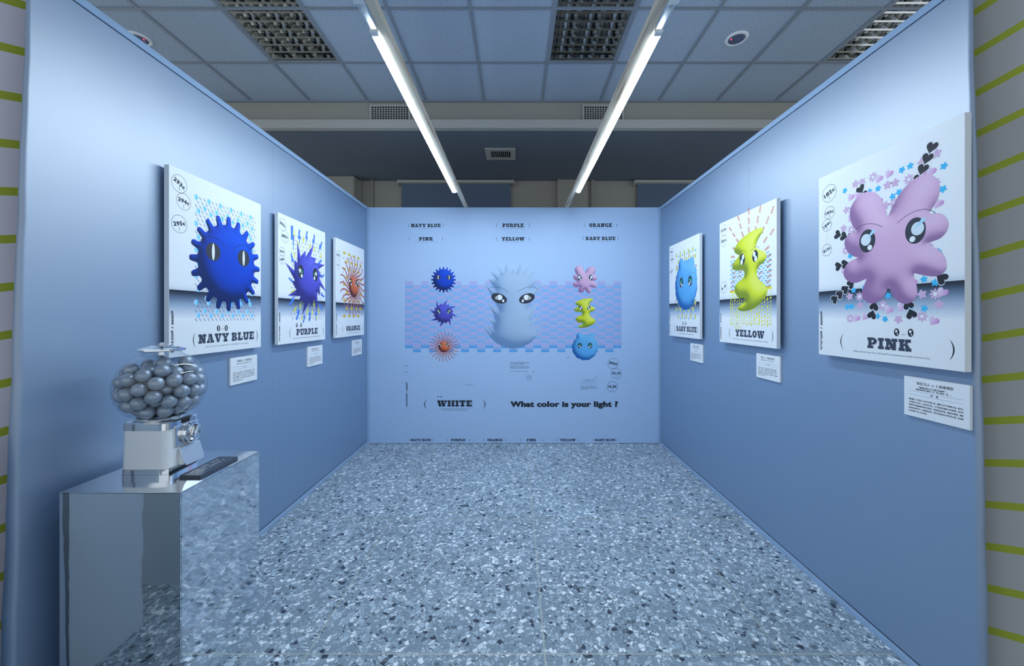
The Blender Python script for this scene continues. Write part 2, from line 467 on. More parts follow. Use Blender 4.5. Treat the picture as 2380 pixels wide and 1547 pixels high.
def troffer(c, label):
    x0, x1 = XC[c]+.012, XC[c+1]-.012; y0, y1 = YC[3]+.012, YC[1]-.012
    t = empty('louvre_light', ((x0+x1)/2, (y0+y1)/2, ZC), label=label, cat='ceiling light', group='unlit louvre lights in the ceiling')
    o = t.location
    m = MB(o)
    m.box(x0, x1, y0, y1, ZC+.105, ZC+.11).box(x0, x0+.004, y0, y1, ZC, ZC+.105).box(x1-.004, x1, y0, y1, ZC, ZC+.105)
    m.box(x0, x1, y0, y0+.004, ZC, ZC+.105).box(x0, x1, y1-.004, y1, ZC, ZC+.105)
    m.build('housing', M['louvre_box'], t)
    fr = MB(o); w = .014
    fr.box(x0, x1, y0, y0+w, ZC-.006, ZC+.004).box(x0, x1, y1-w, y1, ZC-.006, ZC+.004).box(x0, x0+w, y0+w, y1-w, ZC-.006, ZC+.004).box(x1-w, x1, y0+w, y1-w, ZC-.006, ZC+.004)
    fr.build('frame', M['tbar'], t)
    bays = 3; bw = (x1-x0-.03)/bays
    for k in range(bays):
        a = x0+.015 + bw*k; cx = a+bw/2
        for s in (-1, 1):
            prof = [(cx+s*bw*.5, ZC+.002), (cx+s*bw*.42, ZC+.03), (cx+s*bw*.28, ZC+.07), (cx+s*bw*.22, ZC+.088)]
            MB(o).loft([[(x, y0+.006, z), (x, y1-.006, z), (x+.002, y1-.006, z+.001), (x+.002, y0+.006, z+.001)] for x, z in prof]).build('reflector', M['mirror_alu'], t)
        MB(o).lathe([(.013, y0+.03), (.013, y1-.03)], (cx, 0, ZC+.075), 10, 'y').build('unlit_tube', M['tube_off'], t, smooth=True)
    n = 14
    for i in range(n):
        y = y0 + .035 + (y1-y0-.07)*i/(n-1)
        MB(o).prism([(-.010, .006), (.010, .006), (.002, .042), (-.002, .042)], lambda a, b, y=y: (x0+.015, y+a, ZC-.004+b*.9), lambda a, b, y=y: (x1-.015, y+a, ZC-.004+b*.9)).build('cross_blade', M['mirror_alu'], t)
troffer(3, 'unlit louvre ceiling light above the left wall, left of the strip lights')
troffer(7, 'unlit louvre ceiling light between the two strip lights')
troffer(11, 'unlit louvre ceiling light half hidden behind the right wall top')

def speaker(x, y, label):
    t = empty('ceiling_speaker', (x, y, ZC), label=label, cat='speaker', group='round ceiling speakers')
    o = t.location
    MB(o).lathe([(.062, -.007), (.066, -.012), (.080, -.010), (.088, -.002), (.088, .0)], (x, y, ZC-.0005), 40).build('rim', M['white'], t, smooth=True)
    g = MB(o).lathe([(.001, -.016), (.030, -.0155), (.032, -.014), (.034, -.0155), (.055, -.011), (.063, -.006)], (x, y, ZC), 40).build('speaker_mesh', M['speaker'], t, smooth=True)
    MB(o).lathe([(.001, -.005), (.004, -.004), (.005, 0)], (x-.046*(1 if x > 0 else -1), y-.006, ZC-.013), 10).build('indicator_light', M['led_red'], t, smooth=True)
speaker(1.80, 3.13, 'round white ceiling speaker with red indicator, right of the strip lights')
speaker(-3.085, 3.13, 'round white ceiling speaker with red indicator, half hidden behind the left wall')

# ------------------------------------------------------------------ beams and strip lights
def beam_and_light(s, side, wordb):
    xa, xb = sorted((s*.546, s*.513))
    bm_ = MB((s*.525, 2.6, ZT+.0002)).box(xa, xb, 1.30, 4.05, ZT+.0002, ZT+.034)
    b = link('timber_beam', bm_.mesh('timber_beam', .002), M['wood'])
    b.location = (s*.525, 2.6, ZT+.0002)
    tag(b, 'pale pine beam carrying the %s strip light over the booth' % side, 'beam', 'timber beams over the booth')
    x = s*.5705
    t = empty('strip_light', (x, 2.5, ZT), label='glowing white LED strip light fixed to the %s pine beam' % side, cat='strip light', group='strip lights over the booth')
    o = t.location
    # aluminium channel: web and two flanges
    ch = MB(o); w = .0175
    ch.box(x-w, x+w, 1.40, 3.53, ZT+.030, ZT+.033).box(x-w, x-w+.0025, 1.40, 3.53, ZT+.012, ZT+.030).box(x+w-.0025, x+w, 1.40, 3.53, ZT+.012, ZT+.030)
    ch.box(x-w+.0025, x-w+.007, 1.40, 3.53, ZT+.012, ZT+.0135).box(x+w-.007, x+w-.0025, 1.40, 3.53, ZT+.012, ZT+.0135)
    ch.build('channel', M['alu'], t)
    prof = [(-.0168, .011), (.0168, .011), (.0168, .004), (.0135, -.003), (-.0135, -.003), (-.0168, .004)]
    MB(o).prism(prof, lambda a, b: (x+a, 1.552, ZT+b), lambda a, b: (x+a, 3.51, ZT+b)).build('diffuser', M['lamp'], t)
    for ya, yb in ((1.530, 1.5515), (3.5105, 3.526)):
        MB(o).prism([(a*1.03, b*1.02) for a, b in prof], lambda a, b: (x+a, ya, ZT+b), lambda a, b: (x+a, yb, ZT+b)).build('end_cap', M['lamp_cap'], t)
    MB(o).box(x-.021, x+.021, 1.372, 1.40, ZT+.002, ZT+.036).build('end_bracket', M['white'], t, bevel=.003)
    MB(o).box(x-.0225, x+.0225, 1.340, 1.372, ZT, ZT+.037).build('taped_plug', M['tape'], t, bevel=.003)
    for y in (1.95, 2.55, 3.2):
        MB(o).box(x-.0185, x+.0185, y-.006, y+.006, ZT+.0115, ZT+.0345).build('clip', M['alu'], t)
        MB(o).lathe([(.003, 0), (.003, .02), (.005, .021), (.005, .024)], (s*.530, y+.2, ZT+.034), 8, 'z').build('screw', M['alu'], t)
beam_and_light(-1, 'left', '')
beam_and_light(1, 'right', '')
cb = link('crossbeam', MB((0, 1.275, ZT+.0004)).box(XL-.02, XR+.02, 1.256, 1.2985, ZT+.0004, ZT+.034).mesh('crossbeam', .002), M['wood'])
cb.location = (0, 1.275, ZT+.0004)
tag(cb, 'pine crossbeam spanning the open front of the booth above the frame', 'beam')
# ------------------------------------------------------------------ flat print toolkit
DARK = (.020, .026, .040)
INK2 = (.05, .065, .10)

class Flat:
    """flat inked shapes, x right, y up, z = ink layer"""
    def __init__(self): self.v, self.f, self.c = [], [], []
    def raw(self, pts, faces, cols, z):
        b = len(self.v)
        self.v += [(p[0], p[1], z*.35) for p in pts]; self.c += cols
        self.f += [tuple(i+b for i in f) for f in faces]
        return self
    def poly(self, pts, col, z=.0008):
        return self.raw(pts, [tuple(range(len(pts)))], [col]*len(pts), z)
    def rect(self, x0, y0, x1, y1, col, z=.0008):
        return self.poly([(x0,y0),(x1,y0),(x1,y1),(x0,y1)], col, z)
    def vgrad(self, x0, x1, stops, z):
        pts, cols, fs = [], [], []
        for y, c in stops: pts += [(x0,y),(x1,y)]; cols += [c, c]
        for i in range(len(stops)-1): fs.append((2*i, 2*i+1, 2*i+3, 2*i+2))
        return self.raw(pts, fs, cols, z)
    def ell(self, cx, cy, rx_, ry, col, z=.0008, rot=0, n=28, col2=None):
        pts, cols = [], []
        for i in range(n):
            a = 2*PI*i/n; x, y = rx_*math.cos(a), ry*math.sin(a)
            pts.append((cx + x*math.cos(rot)-y*math.sin(rot), cy + x*math.sin(rot)+y*math.cos(rot)))
            k = .5-.5*math.cos(a)
            cols.append(col if col2 is None else tuple(p*(1-k)+q*k for p, q in zip(col, col2)))
        return self.raw(pts, [tuple(range(n))], cols, z)
    def ring(self, cx, cy, r, w, col, z=.0008, n=44, a0=0, a1=2*PI, ry=None, ri=None, riy=None):
        ry = ry or r
        pts, fs = [], []
        full = abs(a1-a0-2*PI) < 1e-6
        m = n if full else n+1
        for i in range(m):
            a = a0 + (a1-a0)*i/n; c, s = math.cos(a), math.sin(a)
            pts += [(cx+r*c, cy+ry*s), (cx+((ri if ri is not None else r-w))*c, cy+((riy if riy is not None else ry-w))*s)]
        for i in range(n):
            j = (i+1) % m
            fs.append((2*i, 2*j, 2*j+1, 2*i+1))
        return self.raw(pts, fs, [col]*len(pts), z)
    def line(self, pts, w, col, z=.0008, w1=None, shade=None):
        """ribbon along pts; shade = (edge colour, core colour) gives a round-looking ribbon"""
        n = len(pts); w1 = w if w1 is None else w1
        k = 3 if shade else 2
        P, cols, fs = [], [], []
        for i in range(n):
            a, b = pts[max(i-1,0)], pts[min(i+1,n-1)]
            dx, dy = b[0]-a[0], b[1]-a[1]; d = math.hypot(dx, dy) or 1
            ww = (w + (w1-w)*i/(n-1))/2
            nx, ny = -dy/d*ww, dx/d*ww
            x, y = pts[i]
            if shade:
                up = 1 if nx*.5+ny*.6 > 0 else -1
                P += [(x+nx,y+ny),(x+nx*.25*up,y+ny*.25*up),(x-nx,y-ny)]
                lo, hi = shade
                cols += [(lo if up < 0 else tuple(.5*p+.5*q for p, q in zip(lo, hi))), hi, (lo if up > 0 else tuple(.5*p+.5*q for p, q in zip(lo, hi)))]
            else:
                P += [(x+nx,y+ny),(x-nx,y-ny)]; cols += [col, col]
        for i in range(n-1):
            for q in range(k-1):
                fs.append((k*i+q, k*(i+1)+q, k*(i+1)+q+1, k*i+q+1))
        return self.raw(P, fs, cols, z)
    def mesh(self, name):
        me = bpy.data.meshes.new(name)
        # faces wound counter-clockwise seen from +z
        fs = []
        for f in self.f:
            a = 0
            for i in range(len(f)):
                p, q = self.v[f[i]], self.v[f[(i+1) % len(f)]]
                a += p[0]*q[1]-q[0]*p[1]
            fs.append(f if a >= 0 else f[::-1])
        me.from_pydata(self.v, [], fs)
        at = me.color_attributes.new('ink', 'FLOAT_COLOR', 'POINT')
        at.data.foreach_set('color', [x for c in self.c for x in (*c, 1.0)])
        me.update()
        return me
    def build(self, name, parent, frame=None, label=None):
        o = link(name, self.mesh(name), M['ink'], parent, label=label)
        if frame is not None: o.matrix_local = frame
        return o

_tc = {}
def text_geo(body, bold=0.0):
    key = (body, bold)
    if key not in _tc:
        c = bpy.data.curves.new('t', 'FONT'); c.body = body; c.offset = bold; c.resolution_u = 3
        c.space_character = 1.0 + bold*2.2
        o = bpy.data.objects.new('t', c); COL.objects.link(o)
        dg = bpy.context.evaluated_depsgraph_get()
        me = bpy.data.meshes.new_from_object(o.evaluated_get(dg))
        vs_ = [(v.co.x, v.co.y) for v in me.vertices]; fs = [tuple(p.vertices) for p in me.polygons]
        bpy.data.objects.remove(o); bpy.data.curves.remove(c); bpy.data.meshes.remove(me)
        xs = [p[0] for p in vs_]; ys = [p[1] for p in vs_]
        _tc[key] = (vs_, fs, (min(xs), max(xs), min(ys), max(ys)))
    return _tc[key]

def put_text(F, body, cx, cy, width=None, height=None, col=DARK, z=.0008, bold=0.0, rot=0.0, align='c'):
    vs_, fs, (x0, x1, y0, y1) = text_geo(body, bold)
    sx = width/(x1-x0) if width else None
    sy = height/(y1-y0) if height else None
    sx = sx or sy; sy = sy or sx
    mx = {'c': (x0+x1)/2, 'l': x0, 'r': x1}[align]; my = (y0+y1)/2
    cr, sr = math.cos(rot), math.sin(rot)
    pts = []
    for x, y in vs_:
        a, b = (x-mx)*sx, (y-my)*sy
        pts.append((cx + a*cr - b*sr, cy + a*sr + b*cr))
    F.raw(pts, fs, [col]*len(pts), z)

# ---- heavy slab letters: each glyph = (width, list of polygons or ('ring', ...))
R = lambda a, b, c, d: [(a,c),(b,c),(b,d),(a,d)]
S0, S1 = .26, .74
def bowl(cx, cy, rxo, ryo, rxi, ryi): return ('ring', cx, cy, rxo, ryo, rxi, ryi, -PI/2, PI/2)
GL = {
 'I': (.56, [R(0,.56,S1,1), R(0,.56,0,S0), R(.12,.44,0,1)]),
 'H': (1.18, [R(0,.53,S1,1), R(0,.53,0,S0), R(.11,.42,0,1), R(.65,1.18,S1,1), R(.65,1.18,0,S0), R(.76,1.07,0,1), R(.4,.8,.43,.57)]),
 'T': (1.0, [R(0,1,S1,1), R(0,.1,.5,1), R(.9,1,.5,1), R(.32,.68,0,1), R(.18,.82,0,S0)]),
 'E': (.94, [R(0,.94,S1,1), R(0,.94,0,S0), R(.12,.46,0,1), R(.84,.94,.58,1), R(.84,.94,0,.42), R(.46,.72,.44,.56), R(.64,.74,.38,.62)]),
 'L': (.9, [R(0,.58,S1,1), R(0,.9,0,S0), R(.12,.46,0,1), R(.79,.9,0,.5)]),
 'N': (1.12, [R(0,.40,S1,1), R(0,.5,0,S0), R(.12,.34,0,1), [(.05,1),(.44,1),(1.02,0),(.64,0)], R(.72,1.0,0,1), R(.58,1.12,S1,1)]),
 'A': (1.1, [R(.26,.74,.76,1), [(.12,.2),(.3,.2),(.55,1),(.36,1)], [(.60,.2),(.98,.2),(.74,1),(.40,1)], R(0,.46,0,S0), R(.54,1.1,0,S0), R(.28,.75,.33,.44)]),
 'V': (1.1, [R(0,.54,S1,1), R(.62,1.1,S1,1), [(.08,.8),(.46,.8),(.70,0),(.40,0)], [(.78,.8),(.96,.8),(.70,0),(.5,0)]]),
 'Y': (1.08, [R(0,.5,S1,1), R(.6,1.08,S1,1), [(.08,.8),(.44,.8),(.72,.38),(.36,.38)], [(.7,.8),(.96,.8),(.72,.38),(.5,.38)], R(.36,.72,0,.45), R(.22,.86,0,S0)]),
 'U': (1.08, [R(.1,.42,.3,1), R(.7,.98,.3,1), R(0,.54,S1,1), R(.6,1.08,S1,1), [(.1,.35),(.16,.1),(.32,0),(.76,0),(.92,.1),(.98,.35),(.7,.35),(.66,.27),(.46,.27),(.42,.35)]]),
 'O': (1.0, [('ring', .5, .5, .5, .5, .13, .26, 0, 2*PI)]),
 'B': (1.0, [R(0,.5,S1,1), R(0,.5,0,S0), R(.1,.42,0,1), R(.4,.52,.44,.57), bowl(.5,.755,.42,.245,.1,.075), bowl(.5,.27,.5,.27,.12,.085)]),
 'P': (.96, [R(0,.5,S1,1), R(0,.6,0,S0), R(.1,.43,0,1), R(.4,.5,.34,.5), bowl(.5,.67,.46,.33,.13,.11)]),
 'R': (1.08, [R(0,.5,S1,1), R(0,.54,0,S0), R(.1,.43,0,1), R(.4,.5,.38,.5), bowl(.5,.69,.44,.31,.12,.1), [(.48,.46),(.80,.46),(.98,.22),(1.08,.20),(1.08,0),(.66,0),(.62,.26)]]),
 'G': (1.06, [('ring', .5, .5, .5, .5, .14, .26, .75, 2*PI-.25), R(.72,1.0,0,.48), R(.56,1.06,.38,.5), R(.8,.95,.6,1)]),
 'K': (1.08, [R(0,.54,S1,1), R(0,.54,0,S0), R(.1,.43,0,1), [(.42,.38),(.42,.55),(.68,.82),(.94,.82)], R(.58,1.04,S1,1), [(.46,.56),(.76,.62),(1.0,.22),(.64,.22)], R(.58,1.08,0,S0)]),
 'W': (1.54, [R(0,.5,S1,1), R(.56,1.06,S1,1), R(1.14,1.54,S1,1), [(.06,.8),(.42,.8),(.72,0),(.26,0)], [(.66,.8),(.72,.8),(.5,0),(.4,0)], [(.62,.8),(.98,.8),(1.24,0),(.82,0)], [(1.22,.8),(1.42,.8),(1.22,0),(1.02,0)], [(.34,.5),(.6,.25),(.62,0),(.4,0)]]),
}
def put_title(F, body, x0, y0, w, h, col=DARK, z=.0008):
    gap, tot = .10, 0
    for ch in body: tot += (.42 if ch == ' ' else GL[ch][0] + gap)
    tot -= gap
    sx = w/tot; x = x0
    for ch in body:
        if ch == ' ': x += .42*sx; continue
        wd, parts = GL[ch]
        for k_, p in enumerate(parts):
            zk = z + .0001*k_
            if p and p[0] == 'ring':
                _, cx, cy, ro, ryo, ri, riy, a0, a1 = p
                F.ring(x+cx*sx, y0+cy*h, ro*sx, 0, col, zk, 20 if a1-a0 < 4 else 32, a0, a1, ryo*h, ri*sx, riy*h)
            else:
                F.poly([(x+a*sx, y0+b*h) for a, b in p], col, zk)
        x += (wd+gap)*sx

def put_paren(F, x, yc, h, bulge, side, w, col=DARK, z=.0008):
    pts, n = [], 14
    out, inn = [], []
    for i in range(n+1):
        t = -1+2*i/n
        out.append((x + side*bulge*(1-t*t), yc + t*h/2)); inn.append((x + side*(bulge-w)*(1-t*t), yc + t*h/2))
    P = []
    for a, b in zip(out, inn): P += [a, b]
    F.raw(P, [(2*i, 2*i+2, 2*i+3, 2*i+1) for i in range(n)], [col]*len(P), z)

def put_marks(F, x, y, w, h, col, rng, z=.0008, cjk=False):
    """a line of unreadable small print"""
    e = x + w
    while x < e - h*.3:
        if cjk:
            n = rng.randint(3, 9)
            for _ in range(n):
                if x > e - h: break
                F.rect(x+h*.1, y+h*.42, x+h*.85, y+h*.55, col, z); F.rect(x+h*.15, y+h*.02, x+h*.85, y+h*.14, col, z)
                F.rect(x+h*rng.uniform(.3,.55), y, x+h*rng.uniform(.58,.68), y+h, col, z)
                if rng.random() < .7: F.rect(x+h*.1, y+h*.8, x+h*.85, y+h*.93, col, z)
                if rng.random() < .5: F.rect(x+h*.08, y+h*.1, x+h*.2, y+h*.9, col, z)
                x += h*1.02
            x += h*.9
        else:
            ww = min(h*rng.uniform(1.2, 4.5), e-x)
            k = max(1, int(ww/(h*.5)))
            for i in range(k):
                a = x + ww*i/k
                F.ring(a+h*.2, y+h*.35, h*.22, h*.12, col, z, 8, ry=h*.34)
                if rng.random() < .35: F.rect(a+h*.32, y, a+h*.42, y+h, col, z)
            x += ww + h*.45

# ---- the creature artwork: outlines in drawing units, inflated shading baked into the ink
def inside(px, py, poly):
    r = np.zeros(px.shape, bool); n = len(poly); j = n-1
    for i in range(n):
        xi, yi = poly[i]; xj, yj = poly[j]
        if yi != yj:
            r ^= ((yi > py) != (yj > py)) & (px < (xj-xi)*(py-yi)/(yj-yi)+xi)
        j = i
    return r

def catmull(pts, k=4):
    out, n = [], len(pts)
    for i in range(n):
        p0, p1, p2, p3 = pts[i-1], pts[i], pts[(i+1) % n], pts[(i+2) % n]
        for q in range(k):
            t = q/k
            out.append(tuple(.5*((2*b)+(-a+c)*t+(2*a-5*b+4*c-d)*t*t+(-a+3*b-3*c+d)*t**3) for a, b, c, d in zip(p0, p1, p2, p3)))
    return out

def inflate(outline, hi, mid, lo, N=88, power=.5, light=(.42, .55, .62), puff=2.2):
    """outline (x right, y up, units): triangulated sheet with inflated-looking ink; returns pts, faces, cols"""
    P = np.array(outline); mn, mx = P.min(0), P.max(0); size = (mx-mn).max(); h = size/N
    xs = np.arange(mn[0]-2*h, mx[0]+3*h, h); ys = np.arange(mn[1]-2*h, mx[1]+3*h, h)
    gx, gy = np.meshgrid(xs, ys)
    mask = inside(gx, gy, outline)
    u = np.zeros(gx.shape)
    for _ in range(420):
        u[1:-1,1:-1] = .25*(u[2:,1:-1]+u[:-2,1:-1]+u[1:-1,2:]+u[1:-1,:-2]+1.0)*mask[1:-1,1:-1]
    H = np.power(np.maximum(u, 0), power)*puff*1.75
    for _ in range(3):
        H[1:-1,1:-1] = (H[1:-1,1:-1]*2+H[2:,1:-1]+H[:-2,1:-1]+H[1:-1,2:]+H[1:-1,:-2])/6
    dy_, dx_ = np.gradient(H)
    nz = 1/np.sqrt(dx_**2+dy_**2+1)
    sh = (-dx_*light[0]-dy_*light[1]+light[2])*nz
    pts = [tuple(p) for p in outline]
    step = 2
    core = mask.copy()
    core[1:-1,1:-1] &= mask[2:,1:-1] & mask[:-2,1:-1] & mask[1:-1,2:] & mask[1:-1,:-2]
    for i in range(1, len(ys)-1, step):
        for j in range(1, len(xs)-1, step):
            if core[i, j]: pts.append((xs[j], ys[i]))
    n = len(outline)
    edges = [(i, (i+1) % n) for i in range(n)]
    vo, _, fo, *_ = delaunay_2d_cdt([Vector(p) for p in pts], edges, [], 0, 1e-9)
    vo = np.array([(v.x, v.y) for v in vo])
    tri = np.array([f for f in fo])
    cen = vo[tri].mean(1)
    ok = inside(cen[:, 0], cen[:, 1], outline)
    tri = tri[ok]
    fx = (vo[:, 0]-xs[0])/h; fy = (vo[:, 1]-ys[0])/h
    j = np.clip(fx.astype(int), 0, len(xs)-2); i = np.clip(fy.astype(int), 0, len(ys)-2)
    a, b = fx-j, fy-i
    s = sh[i, j]*(1-a)*(1-b)+sh[i, j+1]*a*(1-b)+sh[i+1, j]*(1-a)*b+sh[i+1, j+1]*a*b
    cols = []
    for q in s:
        t = min(max((q+.10)/.80, 0), 1)
        t = t*t*(3-2*t)
        g = min(max((q-.60)/.4, 0), 1)
        c = [l+(m_-l)*t for l, m_ in zip(lo, mid)]
        cols.append(tuple(c_+(h_-c_)*g for c_, h_ in zip(c, hi)))
    return [tuple(p) for p in vo], [tuple(int(k) for k in f) for f in tri], cols

class Art:
    """creature artwork in drawing units, origin between the eyes, y up"""
    def __init__(self): self.body, self.eyes, self.brow = [], [], []

def norm(pts, cx, cy): return [(x-cx, cy-y) for x, y in pts]
WHT = (.86, .88, .90); EYE = (.028, .036, .055)

def eye_art(dx, side):  # list of ('ell'|'poly', ...) drawn in order; side -1 left, +1 right
    return []

def star_pts(cx, cy, r, k=5, inner=.42, rot=PI/2):
    return [(cx+(r if i % 2 == 0 else r*inner)*math.cos(rot+PI*i/k), cy+(r if i % 2 == 0 else r*inner)*math.sin(rot+PI*i/k)) for i in range(2*k)]

ART = {}
# navy gear
out = []
for i in range(400):
    a = 2*PI*i/400
    s = .5+.5*math.tanh(2.6*(math.cos(20*a)-.12))/math.tanh(2.3)
    r = 372+88*min(max(s, 0), 1)
    out.append((-7+r*math.sin(a)*.98, -88+r*math.cos(a)))
A = Art(); A.body = [('inflate', out, (.004,.10,.74), (.003,.055,.55), (.002,.018,.12), dict(puff=1.9))]
for sx in (-197, 198):
    A.eyes.append([('ell', sx, 0, 85, 85, (.045,.05,.065), 0), ('ell', sx, 0, 17, 78, WHT, 1)])
    A.brow.append([(sx+ (1 if sx < 0 else -1)*q, y) for q, y in ((-150,75),(-90,118),(0,135),(90,105),(150,55))])
ART['navy'] = A
# purple burst
P_ = [(420,305),(512,515),(632,408),(650,495),(875,262),(790,475),(945,475),(905,550),(1220,545),(1010,640),(1120,745),(1045,755),(1050,790),(1270,990),(1060,895),(1052,1060),(980,1000),(985,1335),(900,1130),(785,1240),(760,1155),(540,1385),(620,1165),(465,1165),(505,1098),(192,1105),(400,1010),(290,900),(365,880),(138,655),(350,740),(358,585),(430,625)]
A = Art(); A.body = [('inflate', norm(P_, 716, 737), (.13,.15,.72), (.085,.085,.55), (.03,.03,.20), dict(puff=2.0, N=100))]
for sx, s in ((-204, 1), (204, -1)):
    A.eyes.append([('ell', sx, 0, 78, 103, EYE, 0), ('poly', star_pts(sx-20*s, 14, 50, 5, .4, PI/2+.2*s), WHT, 1), ('poly', star_pts(sx+36*s, 0, 26), (.03,.5,.16), 2), ('ell', sx+26*s, -58, 25, 28, WHT, 1)])
    A.brow.append([(sx-s*q, y) for q, y in ((130,120),(70,165),(-10,170),(-80,135),(-130,85))])
ART['purple'] = A
# orange sun with wavy arms
A = Art()
arms = []
for k in range(24):
    tip = 2*PI*k/24 + .04
    pts = []
    for q in range(15):
        r = 150+ (645-150)*q/14
        off = np.interp(r, [150,230,270,340,415,510,580,645], [-26,-17,-13,-4,2,4,2.6,-.6])*PI/180
        pts.append((r*math.sin(tip+off)+2, r*math.cos(tip+off)-85))
    arms.append(('arm', pts, 46, 24))
A.body = arms + [('inflate', [(225*math.cos(2*PI*i/60)+2, 225*math.sin(2*PI*i/60)-85) for i in range(60)], (.72,.26,.22), (.74,.15,.04), (.10,.02,.03), dict(puff=1.3, N=50))]
for sx, s in ((-154, 1), (154, -1)):
    A.eyes.append([('ell', sx, 0, 62, 76, (.012,.014,.02), 0), ('ell', sx-30*s, 20, 25, 27, WHT, 1), ('ell', sx+18*s, 24, 18, 20, (.7,.55,.06), 1), ('ell', sx+26*s, -42, 24, 26, WHT, 1)])
ART['orange'] = A
# pink flower-like creature
P_ = [(710,528),(760,440),(830,345),(905,283),(1000,248),(1080,262),(1140,320),(1165,410),(1150,490),(1112,555),(1080,600),(1120,612),(1165,625),(1205,660),(1230,725),(1215,790),(1170,835),(1110,850),(1048,864),(1090,885),(1150,925),(1195,985),(1215,1060),(1205,1120),(1150,1155),(1080,1150),(1000,1125),(955,1112),(958,1165),(980,1230),(980,1300),(950,1360),(880,1385),(800,1350),(750,1280),(720,1215),(690,1270),(640,1335),(560,1370),(480,1350),(435,1290),(440,1220),(470,1150),(488,1108),(430,1130),(340,1145),(260,1115),(210,1050),(220,980),(260,925),(330,895),(400,882),(345,865),(280,820),(235,760),(220,690),(250,630),(300,604),(372,600),(340,560),(305,490),(285,400),(310,310),(370,250),(450,222),(540,235),(610,290),(660,380),(690,470)]
A = Art(); A.body = [('inflate', catmull(norm(P_, 729, 727), 3), (.80,.55,.74), (.70,.43,.64), (.30,.16,.34), dict(puff=1.7, N=96))]
for sx in (-237, 237):
    A.eyes.append([('ell', sx, 0, 90, 118, EYE, 0), ('ell', sx+(-14 if sx < 0 else 20), 14, 56, 60, (.70,.80,.86), 1), ('poly', [(sx-10, 14), (sx+62, 105), (sx+98, 78)], (.42,.72,.86), 2), ('ell', sx+(30 if sx < 0 else -25), -72, 26, 27, WHT, 1)])
    A.brow.append([(sx+(1 if sx < 0 else -1)*q, y) for q, y in ((-165,120),(-90,168),(0,175),(90,150),(165,105))])
ART['pink'] = A
# yellow bolt-like creature
P_ = [(1003,245),(992,285),(950,330),(890,380),(852,440),(842,482),(900,520),(990,560),(1050,590),(1075,640),(1060,690),(1010,730),(930,755),(890,785),(868,830),(870,890),(910,950),(980,995),(1050,1045),(1100,1100),(1095,1150),(1040,1220),(950,1290),(820,1355),(680,1390),(540,1400),(440,1390),(395,1350),(420,1325),(500,1290),(570,1260),(602,1235),(595,1210),(540,1200),(430,1195),(360,1150),(315,1090),(310,1030),(340,985),(420,940),(510,905),(560,865),(570,820),(545,785),(480,765),(380,765),(290,740),(248,690),(260,650),(310,610),(380,570),(430,540),(400,515),(340,490),(300,450),(305,410),(360,355),(450,305),(580,265),(720,235),(860,222),(965,225)]
A = Art(); A.body = [('inflate', catmull(norm(P_, 671, 605), 3), (.82,.86,.16), (.70,.76,.03), (.22,.30,.02), dict(puff=1.7, N=96))]
for sx, s in ((-157, 1), (157, -1)):
    A.eyes.append([('ell', sx, 0, 68, 88, EYE, 0), ('ell', sx, -2, 44, 20, (.05,.42,.75), 1, .5*s), ('ell', sx+22*s, 32, 30, 40, WHT, 2), ('ell', sx-16*s, -42, 31, 42, WHT, 2)])
    A.brow.append([(sx-s*q, y) for q, y in ((110,90),(60,125),(0,130),(-60,115),(-110,80))])
ART['yellow'] = A
# baby blue puff
P_ = [(610,190),(650,222),(700,236),(820,235),(930,245),(962,243),(1000,225),(1060,205),(1120,210),(1165,250),(1190,310),(1192,380),(1188,438),(1240,455),(1285,490),(1302,540),(1295,585),(1312,640),(1322,720),(1312,765),(1328,860),(1336,930),(1300,990),(1280,1012),(1262,1080),(1225,1130),(1215,1180),(1160,1225),(1110,1242),(1062,1290),(1010,1320),(962,1362),(890,1376),(840,1360),(790,1386),(730,1375),(670,1390),(600,1365),(560,1327),(500,1325),(440,1285),(390,1275),(345,1225),(325,1162),(270,1120),(245,1065),(205,1010),(195,945),(207,900),(180,840),(187,780),(175,720),(208,660),(237,620),(245,560),(267,530),(300,460),(342,420),(386,388),(375,330),(385,270),(420,205),(480,160),(550,155)]
A = Art(); A.body = [('inflate', catmull(norm(P_, 758, 730), 2), (.22,.56,.86), (.11,.42,.80), (.012,.12,.40), dict(puff=1.5, N=90))]
for sx, s in ((-230, 1), (230, -1)):
    st = [(sx+(70 if i % 2 == 0 else 24)*math.cos(PI/2+PI*i/4), 26+(72 if i % 2 == 0 else 24)*math.sin(PI/2+PI*i/4)) for i in range(8)]
    A.eyes.append([('ell', sx, 0, 98, 120, EYE, 0), ('poly', st, (.02,.50,.34), 1), ('ell', sx-43*s, -20, 22, 23, WHT, 2), ('ell', sx+32*s, -63, 37, 36, (.72,.76,.9), 2)])
    A.brow.append([(sx-s*q, y) for q, y in ((220,150),(120,178),(20,165),(-60,140),(-150,100))])
ART['baby'] = A
